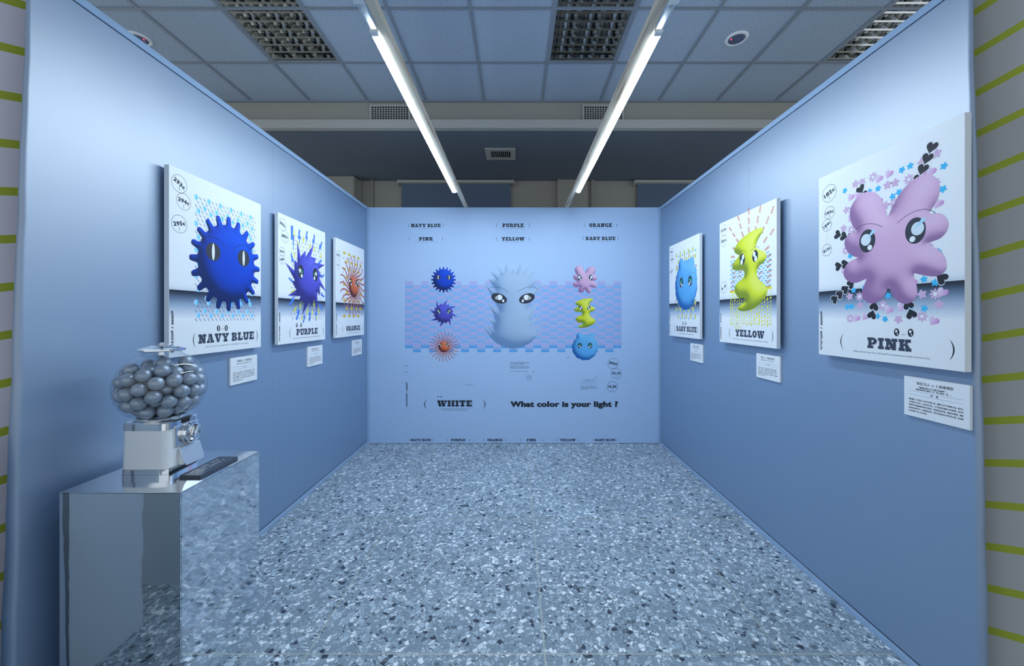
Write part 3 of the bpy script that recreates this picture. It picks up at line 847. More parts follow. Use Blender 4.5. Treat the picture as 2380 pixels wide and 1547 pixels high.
# white spiky creature
half = [(567,185),(525,272),(445,88),(430,270),(297,150),(374,293),(320,270),(355,320),(195,237),(300,380),(222,345),(250,392),(160,360),(300,550),(108,430),(350,880),(205,770),(150,722),(275,965),(220,920),(300,1050),(228,1010),(92,880),(275,1130),(222,1095),(280,1210),(140,1060),(232,1262),(68,1085),(130,1200),(200,1290),(300,1390),(430,1452),(567,1478)]
full = half + [(1134-x, y) for x, y in half[-2:0:-1]]
A = Art(); A.body = [('inflate', norm(full, 567, 675), (.43,.57,.76), (.37,.51,.70), (.15,.27,.48), dict(puff=1.6, N=110))]
for sx, s in ((-222, 1), (221, -1)):
    bst = star_pts(sx-40*s, 8, 36, 7, .35)
    A.eyes.append([('ell', sx, 0, 130, 76, EYE, 0, -.33*s), ('poly', bst, WHT, 1), ('ell', sx+7*s, 15, 45, 43, WHT, 1), ('ell', sx+65*s, -39, 18, 23, WHT, 1)])
    A.brow.append([(sx-s*q, y) for q, y in ((187,140),(125,175),(45,183),(-35,165),(-105,130),(-155,90))])
ART['white'] = A

_geo = {}
def draw_creature(key, parent, cx, cy, s, z, frame=None, label=None, kind_name='printed_creature'):
    """cx, cy = point between the eyes; s = metres per drawing unit"""
    A = ART[key]; F = Flat()
    for bi, b in enumerate(A.body):
        if b[0] == 'arm':
            F.line([(cx+x*s, cy+y*s) for x, y in b[1]], b[2]*s, None, z, b[3]*s, shade=((.20,.04,.05), (.66,.22,.20)))
        else:
            k = (key, bi)
            if k not in _geo: _geo[k] = inflate(b[1], b[2], b[3], b[4], **b[5])
            pts, fs, cols = _geo[k]
            F.raw([(cx+x*s, cy+y*s) for x, y in pts], fs, cols, z+.0002)
    for br in A.brow:
        n = len(br); P4 = [br[0]]+list(br)+[br[-1]]; sm_ = []
        for i in range(1, n):
            for q in range(5):
                t = q/5
                sm_.append(tuple(.5*((2*b1)+(-a1+c1)*t+(2*a1-5*b1+4*c1-d1)*t*t+(-a1+3*b1-3*c1+d1)*t**3) for a1, b1, c1, d1 in zip(P4[i-1], P4[i], P4[i+1], P4[i+2])))
        sm_.append(br[-1])
        F.line([(cx+x*s, cy+y*s) for x, y in sm_], 4.5*s, DARK, z+.0005)
    c = F.build(kind_name, parent, frame, label)
    for e in A.eyes:
        E = Flat()
        for it in e:
            if it[0] == 'ell':
                rot = it[7] if len(it) > 7 else 0
                E.ell(cx+it[1]*s, cy+it[2]*s, it[3]*s, it[4]*s, it[5], z+.0006+.0003*it[6], rot)
            else:
                E.poly([(cx+x*s, cy+y*s) for x, y in it[1]], it[2], z+.0006+.0003*it[3])
        E.build('eye', c)
    return c

# ------------------------------------------------------------------ mural on the back wall
MUR = Matrix(((1,0,0,0),(0,0,-1,YB-.0042),(0,1,0,0),(0,0,0,1)))   # local x,y,z -> world x, z, -y
K = YB/F_PX
def mx_(px): return (px-VX)*K
def my_(py): return CAM_Z-(py-VY)*K
rng = random.Random(5)
LAV, SKY_, DEEP = (.50,.45,.74), (.18,.48,.82), (.04,.36,.78)

band = Flat()
cw = (1444.0-941.5)/27
for c in range(27):
    x0, x1 = mx_(941.5+cw*c), mx_(941.5+cw*(c+1))
    top = 653 if c % 2 == 0 else 662; bot = 808.5 if c % 2 == 0 else 817.8
    ys = [top+16.82*i for i in range(9)] + [bot]
    for i in range(9):
        lo = DEEP if i == 8 else SKY_
        md = tuple(.55*a+.45*b for a, b in zip(LAV, SKY_))
        band.vgrad(x0, x1, [(my_(ys[i+1]), lo), (my_((ys[i]+ys[i+1])/2), md), (my_(ys[i]), LAV)], .0004)
band.build('printed_check_band', wb, MUR, 'lavender and sky blue woven check band')

sc_ = lambda z: K/z
for key, px, py, z in (('navy', 990+640.5/15.47, 600+685/15.47, 15.47), ('purple', 990+716/17.19, 680+737/17.19, 17.19), ('orange', 985+854/18.2, 765+655/18.2, 18.2),
                       ('pink', 1320+729/18.2, 605+727/18.2, 18.2), ('yellow', 1320+671/17.19, 680+605/17.19, 17.19), ('baby', 1320+758/19.34, 765+730/19.34, 19.34), ('white', 1110+567/6.876, 595+675/6.876, 6.876)):
    draw_creature(key, wb, mx_(px), my_(py), sc_(z), .0008, MUR)

def mural_name(body, px0, px1, py0, py1, pl, pr, sub):
    F = Flat()
    put_title(F, body, mx_(px0), my_(py1), (px1-px0)*K, (py1-py0)*K)
    yc = my_((py0+py1)/2); h = (py1-py0)*1.55*K
    put_paren(F, mx_(pl+3.5), yc, h, 3.5*K, -1, .75*K); put_paren(F, mx_(pr-3.5), yc, h, 3.5*K, 1, .75*K)
    put_marks(F, mx_((px0+px1)/2-sub/2), my_(py1+3.6), sub*K, 1.3*K, INK2, rng)
    F.build('printed_name', wb, MUR)
Z8 = 310/2380
n0 = lambda q: 940+q*Z8
mural_name('NAVY BLUE', n0(120), n0(648), 520, 528, n0(68), n0(697), 30)
mural_name('PURPLE', n0(1748), n0(2128), 519.5, 528, n0(1638), n0(2238), 55)
mural_name('ORANGE', 1369, 1422, 519, 527.5, 1357, 1434, 42)
mural_name('PINK', n0(262), n0(508), 551, 559, n0(82), n0(686), 52)
mural_name('YELLOW', n0(1735), n0(2142), 551, 559, n0(1638), n0(2238), 57)
mural_name('BABY BLUE', 1361, 1430, 550, 558, 1354, 1437, 48)
for body, a, b, pl, pr in (('NAVY BLUE', 955.5, 1001.5, 951.5, 1006), ('PURPLE', 1048.5, 1081.5, 1039, 1091), ('ORANGE', 1132.5, 1168, 1124, 1176), ('PINK', 1224, 1245.5, 1209, 1261), ('YELLOW', 1302, 1337.5, 1294, 1346), ('BABY BLUE', 1383, 1429.5, 1378.5, 1433.5)):
    mural_name(body, a, b, 1019, 1024.2, pl, pr, 26)

F = Flat()
put_title(F, 'WHITE', mx_(930+1030/11.9), my_(840+1237/11.9), (1990-1030)/11.9*K, (1237-1068)/11.9*K)
G = Flat(); put_paren(G, mx_(993), my_(939), 24.5*K, 7*K, -1, 1.9*K); G.build('printed_parenthesis', wb, MUR)
G = Flat(); put_paren(G, mx_(1121.5), my_(939), 24.5*K, 7*K, 1, 1.9*K); G.build('printed_parenthesis', wb, MUR)
put_text(F, 'True strength does not come from the size of your fists,', mx_(1057), my_(949.3), width=70*K, col=INK2)
put_text(F, 'but from the light within and your perseverance.', mx_(1057), my_(952.4), width=60*K, col=INK2)
for dx, s in ((1018.7, 1), (1025.7, -1)):
    F.ring(mx_(dx), my_(921.3), 2.2*K, .9*K, DARK, ry=1.5*K, n=16)
F.line([(mx_(1021.6), my_(922.3)), (mx_(1022.2), my_(923)), (mx_(1022.8), my_(922.3))], .25*K, DARK)
F.build('printed_title', wb, MUR)
F = Flat()
for q_, dx_ in enumerate((-.55, 0, .55)):
    put_text(F, 'What color is your light ?', (mx_(1186)+mx_(1436))/2+dx_*K, my_(940.3), width=248.9*K, height=17.5*K, bold=.040, z=.0008+.0002*q_)
F.build('printed_slogan', wb, MUR)

def code_circle(F, x, y, r, body, rot=0, arrow=None, w=.0011, col=DARK, tw=1.55):
    F.ring(x, y, r, w, col)
    put_text(F, body, x, y+r*.06, width=r*tw, height=r*.50, bold=.045, rot=rot, col=col)
    if arrow:
        dx, dy = math.cos(arrow)*r*.22, math.sin(arrow)*r*.22
        F.line([(x-dx, y-r*.55-dy), (x+dx, y-r*.55+dy)], w*1.2, col)
F = Flat()
code_circle(F, mx_(1424.6), my_(844.5), 12.3*K, '2024', -.25, w=.0026)
code_circle(F, mx_(1432), my_(867.5), 12.3*K, '10.10', 0, 1.0, w=.0026)
code_circle(F, mx_(1422.6), my_(898.3), 12.3*K, '10.20', 0, .75, w=.0026)
F.build('printed_dates', wb, MUR)
F = Flat()
put_text(F, '#ffffff / #000000', mx_(945.4), my_(916), width=56.5*K, height=4.0*K, bold=.028, rot=-PI/2)
F.build('printed_colour_code', wb, MUR)

F = Flat()
for y, w in ((841.5, 45), (843.7, 45), (846.4, 33), (850.6, 45), (853, 45), (855.5, 42), (862.3, 44)):
    put_marks(F, mx_(1185.8), my_(y+.6), w*K, 1.35*K, INK2, rng, cjk=True)
put_marks(F, mx_(1358), my_(883.7), 21.5*K, 2.1*K, INK2, rng, cjk=True)
put_marks(F, mx_(1350.5), my_(887.6), 36.5*K, 1.3*K, INK2, rng, cjk=True)
for y in (890.4, 893.7): F.rect(mx_(1349.5), my_(y+.12), mx_(1388.5), my_(y-.12), (.30,.42,.60))
put_text(F, '特    質', mx_(1369), my_(892.1), width=6*K, height=1.5*K, col=INK2)
for y, w in ((897.3, 39), (899.5, 39), (901.9, 39), (904.3, 15)):
    put_marks(F, mx_(1349.3), my_(y+.6), w*K, 1.2*K, INK2, rng, cjk=True)
F.build('printed_small_text', wb, MUR)

def face(px, py, r, rays=0, ray_len=0, tilt=0, col=(.30,.42,.60)):
    F = Flat(); x, y = mx_(px), my_(py); r *= K
    F.ring(x, y, r, .25*K, col)
    for i in range(rays):
        a = 2*PI*i/rays
        F.line([(x+r*1.08*math.cos(a), y+r*1.08*math.sin(a)), (x+(r+ray_len*K)*math.cos(a), y+(r+ray_len*K)*math.sin(a))], .35*K, col)
    for s in (-1, 1):
        F.ell(x+s*r*.42, y+r*.28+s*tilt*r, r*.17, r*.22, DARK, n=12)
    F.build('printed_face', wb, MUR)
face(944.9, 850.8, 4.5); face(944.9, 865.4, 4.6)
face(1319.2, 831.3, 4.3, 9, 2.2, .12); face(1239.3, 864.2, 3.3, 0, 0, -.1); face(1229.6, 876.7, 3.2, 40, 4.2, -.08)
for i in range(3): face(1084.6+6*i, 894.3, 3.4)
F = Flat()
F.ring(mx_(1384.3), my_(877.5), 2.9*K, .3*K, (.22,.33,.5), a0=0, a1=PI, n=16)
for s in (-1, 1):
    F.line([(mx_(1384.3+s*2.8), my_(877.5)), (mx_(1384.3+s*2.3), my_(880)), (mx_(1384.3+s*2.9), my_(881.8))], .45*K, (.22,.33,.5))
    F.ell(mx_(1384.3+s*1.7), my_(877.8), .55*K, .7*K, DARK, n=10)
F.build('printed_face', wb, MUR)

# ------------------------------------------------------------------ posters
PW, PH, PZ0 = .60, .843, 1.145
def left_frame(x, y0, z): return Matrix(((0,0,1,x),(1,0,0,y0),(0,1,0,z),(0,0,0,1)))
def right_frame(x, y0, z): return Matrix(((0,0,-1,x),(-1,0,0,y0),(0,1,0,z),(0,0,0,1)))

def heart(F, x, y, r, col, rot=0, z=.0008, col2=None):
    pts, cols = [], []
    for i in range(22):
        t = 2*PI*i/22
        a, b = math.sin(t)**3*.95, (13*math.cos(t)-5*math.cos(2*t)-2*math.cos(3*t)-math.cos(4*t))/16
        pts.append((x+r*(a*math.cos(rot)-b*math.sin(rot)), y+r*(a*math.sin(rot)+b*math.cos(rot))))
        k = .5+.5*a
        cols.append(col if col2 is None else tuple(p*k+q*(1-k) for p, q in zip(col, col2)))
    F.raw(pts, [tuple(range(22))], cols, z)
def blossom(F, x, y, r, col, n=5, z=.0008, depth=.25, rot=0.0):
    F.poly([(x+r*(1-depth+depth*math.cos(n*a))*math.cos(a+rot), y+r*(1-depth+depth*math.cos(n*a))*math.sin(a+rot)) for a in [2*PI*i/(n*6) for i in range(n*6)]], col, z)
def bolt(F, x, y, h, col, rot=0, z=.0008, flip=1):
    B = [(-.10,1),(.22,1),(.04,.30),(.30,.34),(-.16,-1),(-.02,-.06),(-.30,-.10)]
    F.poly([(x+h*(flip*a*math.cos(rot)-b*math.sin(rot)), y+h*(flip*a*math.sin(rot)+b*math.cos(rot))) for a, b in B], col, z)
def zigzag(F, x, y, l, w, col, rot, z=.0008, n=5):
    P = []
    for i in range(n*2+1):
        t = -1+2*i/(n*2)
        P.append((t*l, w*(.9 if i % 2 else -.5)))
    Q = [(a+.06*l, b-w*.95) for a, b in P[::-1]]
    F.poly([(x+a*math.cos(rot)-b*math.sin(rot), y+a*math.sin(rot)+b*math.cos(rot)) for a, b in P+Q], col, z)

U0, U1, V0, V1 = .22, .93, .105, .812
def U(u): return u*PW
def V(v): return (1-v)*PH

def pat_navy(F, r):
    n = 0
    for j in range(29):
        v = V0+.012+(V1-V0-.02)*j/28
        for i in range(17):
            u = U0+.014+(U1-U0-.03)*(i+.5*(j % 2))/16.6
            if u > U1-.01: continue
            if (i+2*j) % 3 == 0 and j % 3 != 1:
                F.ell(U(u), V(v), .0112, .0135, (.03,.55,.93), .0009, 0, 16, (.55,.80,.95))
            else:
                F.line([(U(u)-.0058, V(v)+.0064), (U(u)+.0058, V(v)-.0064)], .0027, (.03,.08,.25))
def pat_purple(F, r):
    for j in range(20):
        for i in range(11):
            u = U0+.02+(U1-U0-.04)*(i+.5*(j % 2))/10.6+r.uniform(-.01,.01); v = V0+.03+(V1-V0-.04)*j/19
            for k in range(3):
                a = 2*PI*k/3+r.uniform(0,1)
                F.line([(U(u), V(v)), (U(u)+.0095*math.cos(a), V(v)+.0095*math.sin(a))], .0026, ((.12,.03,.08), (.05,.06,.12), (.35,.2,.18))[k])
    for u, v, h, a, f in ((.27,.16,.085,.2,1),(.40,.14,.06,.05,1),(.55,.12,.055,-.1,1),(.70,.13,.06,-.35,-1),(.86,.16,.06,-.6,-1),(.84,.30,.05,-1,-1),(.27,.34,.05,.5,1),(.25,.50,.04,1.2,1),(.90,.42,.05,-1.2,-1),(.90,.58,.05,-2,-1),(.27,.645,.06,2.4,1),(.38,.74,.065,2.8,1),(.50,.78,.05,2.9,1),(.62,.755,.06,3.1,1),(.76,.75,.06,3.3,1),(.86,.68,.05,3.9,1)):
        bolt(F, U(u), V(v), h, (.07,.22,.72), a, .0010, f)
    for u, v, h, a in ((.29,.13,.035,.1),(.38,.20,.03,.3),(.48,.15,.034,0),(.62,.19,.034,-.3),(.72,.20,.03,-.3),(.88,.24,.032,-.6),(.30,.30,.03,.4),(.28,.42,.03,.9),(.90,.50,.03,-1.4),(.28,.58,.034,2),(.32,.72,.034,2.5),(.42,.69,.034,2.8),(.57,.73,.034,3),(.68,.74,.034,3.1),(.72,.67,.034,3.2),(.82,.72,.034,3.5),(.46,.79,.03,2.9),(.78,.79,.03,3.1)):
        bolt(F, U(u), V(v), h, (.80,.74,.05), a, .0012)
def pat_orange(F, r):
    for j in range(9):
        v = V0+.02+(V1-V0-.05)*j/8
        for i in range(4):
            u = U0+.05+(U1-U0-.08)*(i+.5*(j % 2))/3.8
            if u > U1-.03: continue
            F.rect(U(u)-.024, V(v)-.011, U(u)+.024, V(v)+.011, (.76,.54,.05))
        for i in range(9):
            u = U0+.03+(U1-U0-.06)*i/8+r.uniform(-.02,.02); vv = v+.045+r.uniform(-.012,.012)
            if vv > V1: continue
            F.line([(U(u)-.005, V(vv)-.010), (U(u)+.005, V(vv)+.010)], .0055, (.45,.03,.06) if r.random() < .7 else (.80,.82,.86), .0010)
            if r.random() < .5: F.line([(U(u)+.008, V(vv)-.008), (U(u)+.016, V(vv)+.006)], .004, (.30,.03,.08), .0010)
def pat_pink(F, r):
    LV, PK, BL = (.66,.46,.66), (.66,.26,.60), (.05,.50,.86)
    for j in range(14):
        for i in range(10):
            u = U0+.03+(U1-U0-.05)*(i+.5*(j % 2))/9.6+r.uniform(-.02,.02); v = V0+.02+(V1-V0-.04)*j/13+r.uniform(-.014,.014)
            if u > U1-.03: continue
            q = (i*3+j*5) % 7; x, y = U(u), V(v)
            if q in (0, 4): blossom(F, x, y, .0135, BL, 5, .0010, .2, r.uniform(0, 6))
            elif q in (1, 5): heart(F, x, y, .019, PK, -.5, .0011, (.80,.74,.86))
            elif q == 2: blossom(F, x, y, .021, LV, 8, .0009, .22); blossom(F, x, y, .007, WHT, 5, .0012, .1)
            else: blossom(F, x, y, .018, LV, 5, .0009, .2, r.uniform(0, 6))
    cx, cy = .583, .47
    K_ = (.018,.022,.032)
    for a, r0, n in ((2.02, .23, 3), (1.12, .255, 4), (.42, .245, 3), (-.04, .24, 2), (-.62, .235, 3), (-1.25, .235, 4), (-1.86, .235, 4), (2.75, .20, 3), (3.3, .215, 2), (3.75, .22, 4)):
        for k in range(n):
            d = r0+.036*k
            x, y = U(cx)+d*math.cos(a)*.96, V(cy)+d*math.sin(a)
            if x > U(U1)-.004 or y < V(V1)+.012: continue
            heart(F, x, y, .024, WHT, a-PI/2, .0013); heart(F, x, y, .0215, K_, a-PI/2, .0015)
def pat_yellow(F, r):
    RD, BL, YL = (.62,.17,.07), (.10,.50,.80), (.82,.78,.03)
    for k in range(9):
        a = .25+(PI-.5)*k/8
        for q in range(3):
            d = .15+.06*q+.03*math.sin(a)+(.02 if k == 2 else 0)
            x, y = U(.57)+d*math.cos(a)*1.15, V(.36)+d*math.sin(a)
            if U(.215) < x < U(.95): zigzag(F, x, y, .022, .0095, RD, a+.12, .0011)
    for j in range(14):
        v = .345+.0175*j
        for i in range(11):
            u = U0+.025+(U1-U0-.05)*(i+.5*(j % 2))/10.5
            F.line([(U(u)-.011, V(v)-.001), (U(u)+.011, V(v)+.001)], .0075, BL)
        if j % 2: 
            for i in range(5):
                u = U0+.06+(U1-U0-.1)*(i+r.uniform(-.2,.2))/4
                zigzag(F, U(u), V(v+.006), .02, .007, RD, .15, .0011, 4)
    F.rect(U(U0), V(.598), U(U1), V(.580), YL, .0010)
    for j in range(10):
        v = .607+.0255*j
        for i in range(17):
            u = U0+.014+(U1-U0-.03)*i/16+r.uniform(-.004,.004)
            if j < 1 and i % 3 == 0: continue
            w = r.choice((.005,.007,.010)); h = r.uniform(.005,.0085)
            x, y = U(u), V(v+.008*(i % 2))
            F.poly([(x-w*.6-.002, y-h), (x+w*.6-.002, y-h), (x+w*.6+.003, y+h), (x-w*.6+.003, y+h)], YL, .0010)
    for u, v in ((.33,.855),(.36,.84),(.34,.878),(.385,.872),(.42,.866)):
        F.poly([(U(u)-.004, V(v)-.011), (U(u)+.002, V(v)-.011), (U(u)+.006, V(v)+.011), (U(u), V(v)+.011)], YL, .0010)
def pat_baby(F, r):
    for k in range(16):
        a = 2*PI*k/16+.1
        x0, y0 = U(.585), V(.46)
        for d in (.2,):
            p = (x0+d*math.cos(a)*.9, y0+d*math.sin(a)); q = (x0+.33*math.cos(a)*.72, y0+.30*math.sin(a))
            if not (U(U0) < q[0] < U(U1)): q = (min(max(q[0], U(U0)+.01), U(U1)-.01), q[1])
            if V(V1) < q[1] < V(V0): F.line([p, q], .012, (.55,.42,.26), .0009, .018)
    for j in range(10):
        v = V0+.025+(V1-V0-.05)*j/9
        for i in range(5):
            u = U0+.05+(U1-U0-.1)*(i+.5*(j % 2))/4.5
            F.rect(U(u)-.012, V(v)-.019, U(u)+.012, V(v)+.019, (.62,.68,.20), .0010)
            u2 = u+.075
            if u2 < U1-.02: F.ell(U(u2), V(v+.018), .0085, .0095, (.06,.40,.80), .0011, n=14)

POST = {
 'navy':   dict(side=-1, y0=1.667, title='NAVY BLUE', tu=(.257,.898), eyes=(.582,.403), s=5.38e-4, pat=pat_navy, face=(.505,), sub='Even if I am in darkness, I will fight for the light.', subw=.30,
                circ=[(.085,.080,.040,'293c',-.45,-PI/2),(.123,.167,.038,'294c',-.12,-PI/2),(.085,.294,.040,'295c',.25,-1.2)], code='#ffffff / #0030a0',
                label='white poster reading NAVY BLUE with a blue gear-toothed creature, nearest on the left wall'),
 'purple': dict(side=-1, y0=2.43, title='PURPLE', tu=(.338,.805), eyes=(.587,.413), s=4.78e-4, pat=pat_purple, face=(.39,), sub=None, subw=.36,
                circ=[(.080,.082,.040,'203c',-.3,None),(.118,.168,.040,'802c',0,-PI/2),(.070,.290,.030,'604c',0,0),(.070,.350,.030,'108c',.3,-PI/2)], code='#ffffff / #8a2be2',
                label='white poster reading PURPLE with a spiky violet creature on the left wall'),
 'orange': dict(side=-1, y0=3.205, title='ORANGE', tu=(.33,.835), eyes=(.594,.414), s=4.38e-4, pat=pat_orange, face=None, sub=None, subw=.25,
                circ=[(.080,.170,.040,'072c',0,.4),(.080,.267,.026,'021c',0,None,'rays')], code='#ffffff / #ff4500',
                label='white poster reading ORANGE with a wavy-armed creature, farthest on the left wall'),
 'baby':   dict(side=1, y0=3.64, title='BABY BLUE', tu=(.274,.918), eyes=(.583,.432), s=3.7e-4, pat=pat_baby, face=(.54,), sub=None, subw=.30,
                circ=[(.083,.072,.036,'290c',-.1,-PI/2),(.110,.154,.036,'636c',.1,-PI/2),(.083,.288,.036,'304c',.5,None)], code='#ffffff / #89cff0',
                label='white poster reading BABY BLUE with a puffy light blue creature, farthest on the right wall'),
 'yellow': dict(side=1, y0=2.74, title='YELLOW', tu=(.33,.823), eyes=(.570,.349), s=4.2e-4, pat=pat_yellow, face=None, sub='A light that flickers in the darkness may be faint, but it is enough to illuminate everything', subw=.36,
                circ=[(.090,.069,.040,'012c',.1,-.5),(.090,.159,.040,'021c',.05,.6),(.090,.545,.030,'0  0',.5,None,'rays')], code='#ffffff / #ffff00',
                label='white poster reading YELLOW with a wavy yellow creature on the right wall'),
 'pink':   dict(side=1, y0=1.842, title='PINK', tu=(.425,.72), eyes=(.584,.4145), s=4.04e-4, pat=pat_pink, face=(.672,), sub="When I feel like I can't do it, I tell myself to try once more, at least one more time.", subw=.305,
                circ=[(.103,.107,.040,'182c',.4,-1.0),(.105,.214,.029,'183c',.1,-.5),(.080,.279,.028,'184c',.5,-1.2),(.080,.417,.028,'812c',.4,None)], code='#ffffff / #ffc0cb',
                label='white poster reading PINK with a petal-limbed pink creature, nearest on the right wall'),
}
for key, d in POST.items():
    fr = (left_frame(XL+.038, d['y0'], PZ0) if d['side'] < 0 else right_frame(XR-.042, d['y0'], PZ0))
    t = empty('poster', mat=fr, label=d['label'], cat='poster', group='creature posters on the side walls')
    me = MB().box(0, PW, 0, PH, -.022, 0).mesh('board', .0008, 1)
    me.materials.append(M['board'])
    link('board', me, M['board'], t)
    for yy in (.12, PH-.12):
        MB().box(.06, PW-.06, yy-.015, yy+.015, -.0378 if d['side'] < 0 else -.0418, -.022).build('hanging_batten', M['edge'], t)
    rng = random.Random(sum(map(ord, key)))
    F = Flat()
    wcol = (.86,.88,.90)
    yb = V(.645)
    stops = [(V(.80), wcol), (V(.765), (.62,.68,.77)), (V(.725), (.34,.43,.57)), (V(.69), (.14,.20,.31)), (V(.662), (.035,.05,.085)), (yb, (.010,.013,.022))]
    F.vgrad(.0008, PW-.0008, stops, .0004)
    F.vgrad(.0008, PW-.0008, [(yb, (.62,.68,.75)), (V(.625), (.80,.83,.87)), (V(.60), wcol)], .0004)
    F.build('printed_horizon', t)
    F = Flat(); d['pat'](F, rng); F.build('printed_pattern', t)['kind'] = 'stuff'
    draw_creature(key, t, U(d['eyes'][0]), V(d['eyes'][1]), d['s'], .0018)
    F = Flat()
    u0, u1 = d['tu']
    put_title(F, d['title'], U(u0), V(.940), (u1-u0)*PW, .0445, INK2)
    F.build('printed_title', t)
    for ux, sg in ((.232, -1), (.925, 1)):
        F = Flat(); put_paren(F, U(ux), V(.918), .074, .016, sg, .0045); F.build('printed_parenthesis', t)
    F = Flat()
    if d['sub']: put_text(F, d['sub'], U((u0+u1)/2), V(.962), width=d['subw'], height=.0085, col=INK2)
    else: put_marks(F, U((u0+u1)/2)-d['subw']/2, V(.966), d['subw'], .0066, INK2, rng)
    F.build('printed_motto', t)
    if d['face']:
        F = Flat(); x, y = U(d['face'][0]), V(.857)
        for s in (-1, 1):
            F.ell(x+s*.026, y, .0105, .0150, DARK, n=20)
            if key == 'navy': F.ell(x+s*.026, y, .003, .011, WHT, .0012, n=14)
            else:
                F.ell(x+s*.026-.001, y+.004, .0045, .006, WHT, .0012, n=12); F.ell(x+s*.026+.003, y-.007, .0025, .003, WHT, .0012, n=10)
        F.line([(x-.007, y-.006), (x, y-.010), (x+.007, y-.006)] if key != 'navy' else [(x-.011, y-.004), (x+.011, y-.004)], .0013, DARK)
        F.build('printed_face', t)
    F = Flat()
    for c in d['circ']:
        u, v, r, body, rot, arr = c[:6]
        if len(c) > 6:
            for i in range(28):
                a = 2*PI*i/28
                F.line([(U(u)+r*1.12*math.cos(a), V(v)+r*1.12*math.sin(a)), (U(u)+r*1.5*math.cos(a), V(v)+r*1.5*math.sin(a))], .0015, DARK)
            if body.strip('0 '):
                put_text(F, body, U(u), V(v), width=r*1.5, height=r*.5, bold=.045)
            else:
                for s in (-1, 1): F.ell(U(u)+s*r*.55, V(v)+s*r*.25, r*.24, r*.34, DARK, n=14, rot=-.5)
        else:
            code_circle(F, U(u), V(v), r, body, rot, arr, w=.0015)
    if key == 'pink':
        for k in range(7): F.line([(U(.080), V(.312+.011*k)), (U(.080), V(.317+.011*k))], .0012, DARK)
    F.build('printed_colour_numbers', t)
    F = Flat()
    put_text(F, d['code'], U(.026), V(.865), width=.185, height=.0135, bold=.028, rot=-PI/2)
    F.build('printed_colour_code', t)

# ------------------------------------------------------------------ text cards under the posters
CW, CH, CZ = .213, .148, .952
TITLES = {'navy': '海軍藍光人 → 原則堅定型', 'yellow': '黃光人 → 穩健安定型', 'pink': '粉紅光人 → 人氣磁場型'}
CARD = {'navy': (-1, 2.062), 'purple': (-1, 2.828), 'orange': (-1, 3.605), 'baby': (1, 3.272), 'yellow': (1, 2.372), 'pink': (1, 1.468)}
NAME = {'navy': 'NAVY BLUE', 'purple': 'PURPLE', 'orange': 'ORANGE', 'baby': 'BABY BLUE', 'yellow': 'YELLOW', 'pink': 'PINK'}
for key, (sd, y0) in CARD.items():
    fr = left_frame(XL+.0105, y0, CZ) if sd < 0 else right_frame(XR-.0105, y0, CZ)
    t = empty('text_card', mat=fr, label='small white text card below the %s poster' % NAME[key], cat='sign', group='text cards below the posters')
    me = MB().box(0, CW, 0, CH, -.010, 0).mesh('board', .0006, 1); link('board', me, M['board'], t)
    rng = random.Random(len(key)*7)
    F = Flat()
    if key in TITLES: put_text(F, TITLES[key], CW/2, CH*.855, width=CW*.56, height=.0115, bold=.006)
    else: put_marks(F, CW*.24, CH*.82, CW*.52, .0105, DARK, rng, cjk=True)      # too blurred to read
    F.build('printed_heading', t)
    F = Flat()
    if key == 'pink':
        put_text(F, '「當我覺得自己不可能做到的時候，', CW*.47, CH*.755, width=CW*.44, height=.0068, bold=.02)
        put_text(F, '就會告訴自己再試一次，至少再試一次。」', CW*.475, CH*.700, width=CW*.54, height=.0068, bold=.02)
    else:
        put_marks(F, CW*.22, CH*.735, CW*.56, .0058, DARK, rng, cjk=True)
    for yy in (.645, .555): F.rect(CW*.085, CH*yy-.0005, CW*.915, CH*yy+.0005, (.30,.42,.58))
    put_text(F, '特    質', CW*.5, CH*.60, width=CW*.12, height=.0068, bold=.02)
    para = ['情緒豐富，擁有吸引人的魅力和貴人運，喜歡在人群中互動和交流。粉紅光', '人容易被人群吸引，也容易吸引別人，擁有高度的適應力和幽默感。他們的', '情緒有時會隨著環境的變化而起伏，但總能迅速恢復。無論走到哪裡，都能', '成為焦點帶來活力，透過成為焦點、受貴人幫助為自己帶來安全感，但其實', '自己就是獨一無二的存在喔。']
    for i in range(5):
        y = CH*(.435-.074*i)
        if key == 'pink':
            put_text(F, para[i], CW*.085, y, width=CW*(.83 if i < 4 else .30), height=.0066, bold=.012, align='l')
        else:
            put_marks(F, CW*.085, y-.003, CW*(.83 if i < 4 else .35), .0062, DARK, rng, cjk=True)
    F.build('printed_text', t)

# ------------------------------------------------------------------ mirrored plinth
PX0, PX1, PY0, PY1, PZ = -1.492, -1.096, 1.25, 1.633, .752
t = empty('mirror_plinth', ((PX0+PX1)/2, (PY0+PY1)/2, 0), label='mirror-clad square plinth standing against the left wall under the gumball machine', cat='plinth')
o = t.location
MB(o).box(PX0+.004, PX1-.004, PY0+.004, PY1-.004, 0, PZ-.004).build('core', M['core'], t)
MB(o).box(PX0, PX1, PY0, PY1, PZ-.0035, PZ).build('top_sheet', M['topsheet'], t, bevel=.0008)
MB(o).box(PX0+.001, PX1-.0005, PY0, PY0+.0035, .001, PZ-.004).build('front_sheet', M['mirror'], t)
MB(o).box(PX0+.001, PX1-.001, PY1-.0035, PY1, .001, PZ-.004).build('back_sheet', M['mirror'], t)
MB(o).box(PX1-.0035, PX1, PY0+.004, PY1-.004, .001, PZ-.004).build('side_sheet', M['ripple'], t)
MB(o).box(PX0, PX0+.0035, PY0+.004, PY1-.004, .001, PZ-.004).build('side_sheet', M['ripple'], t)

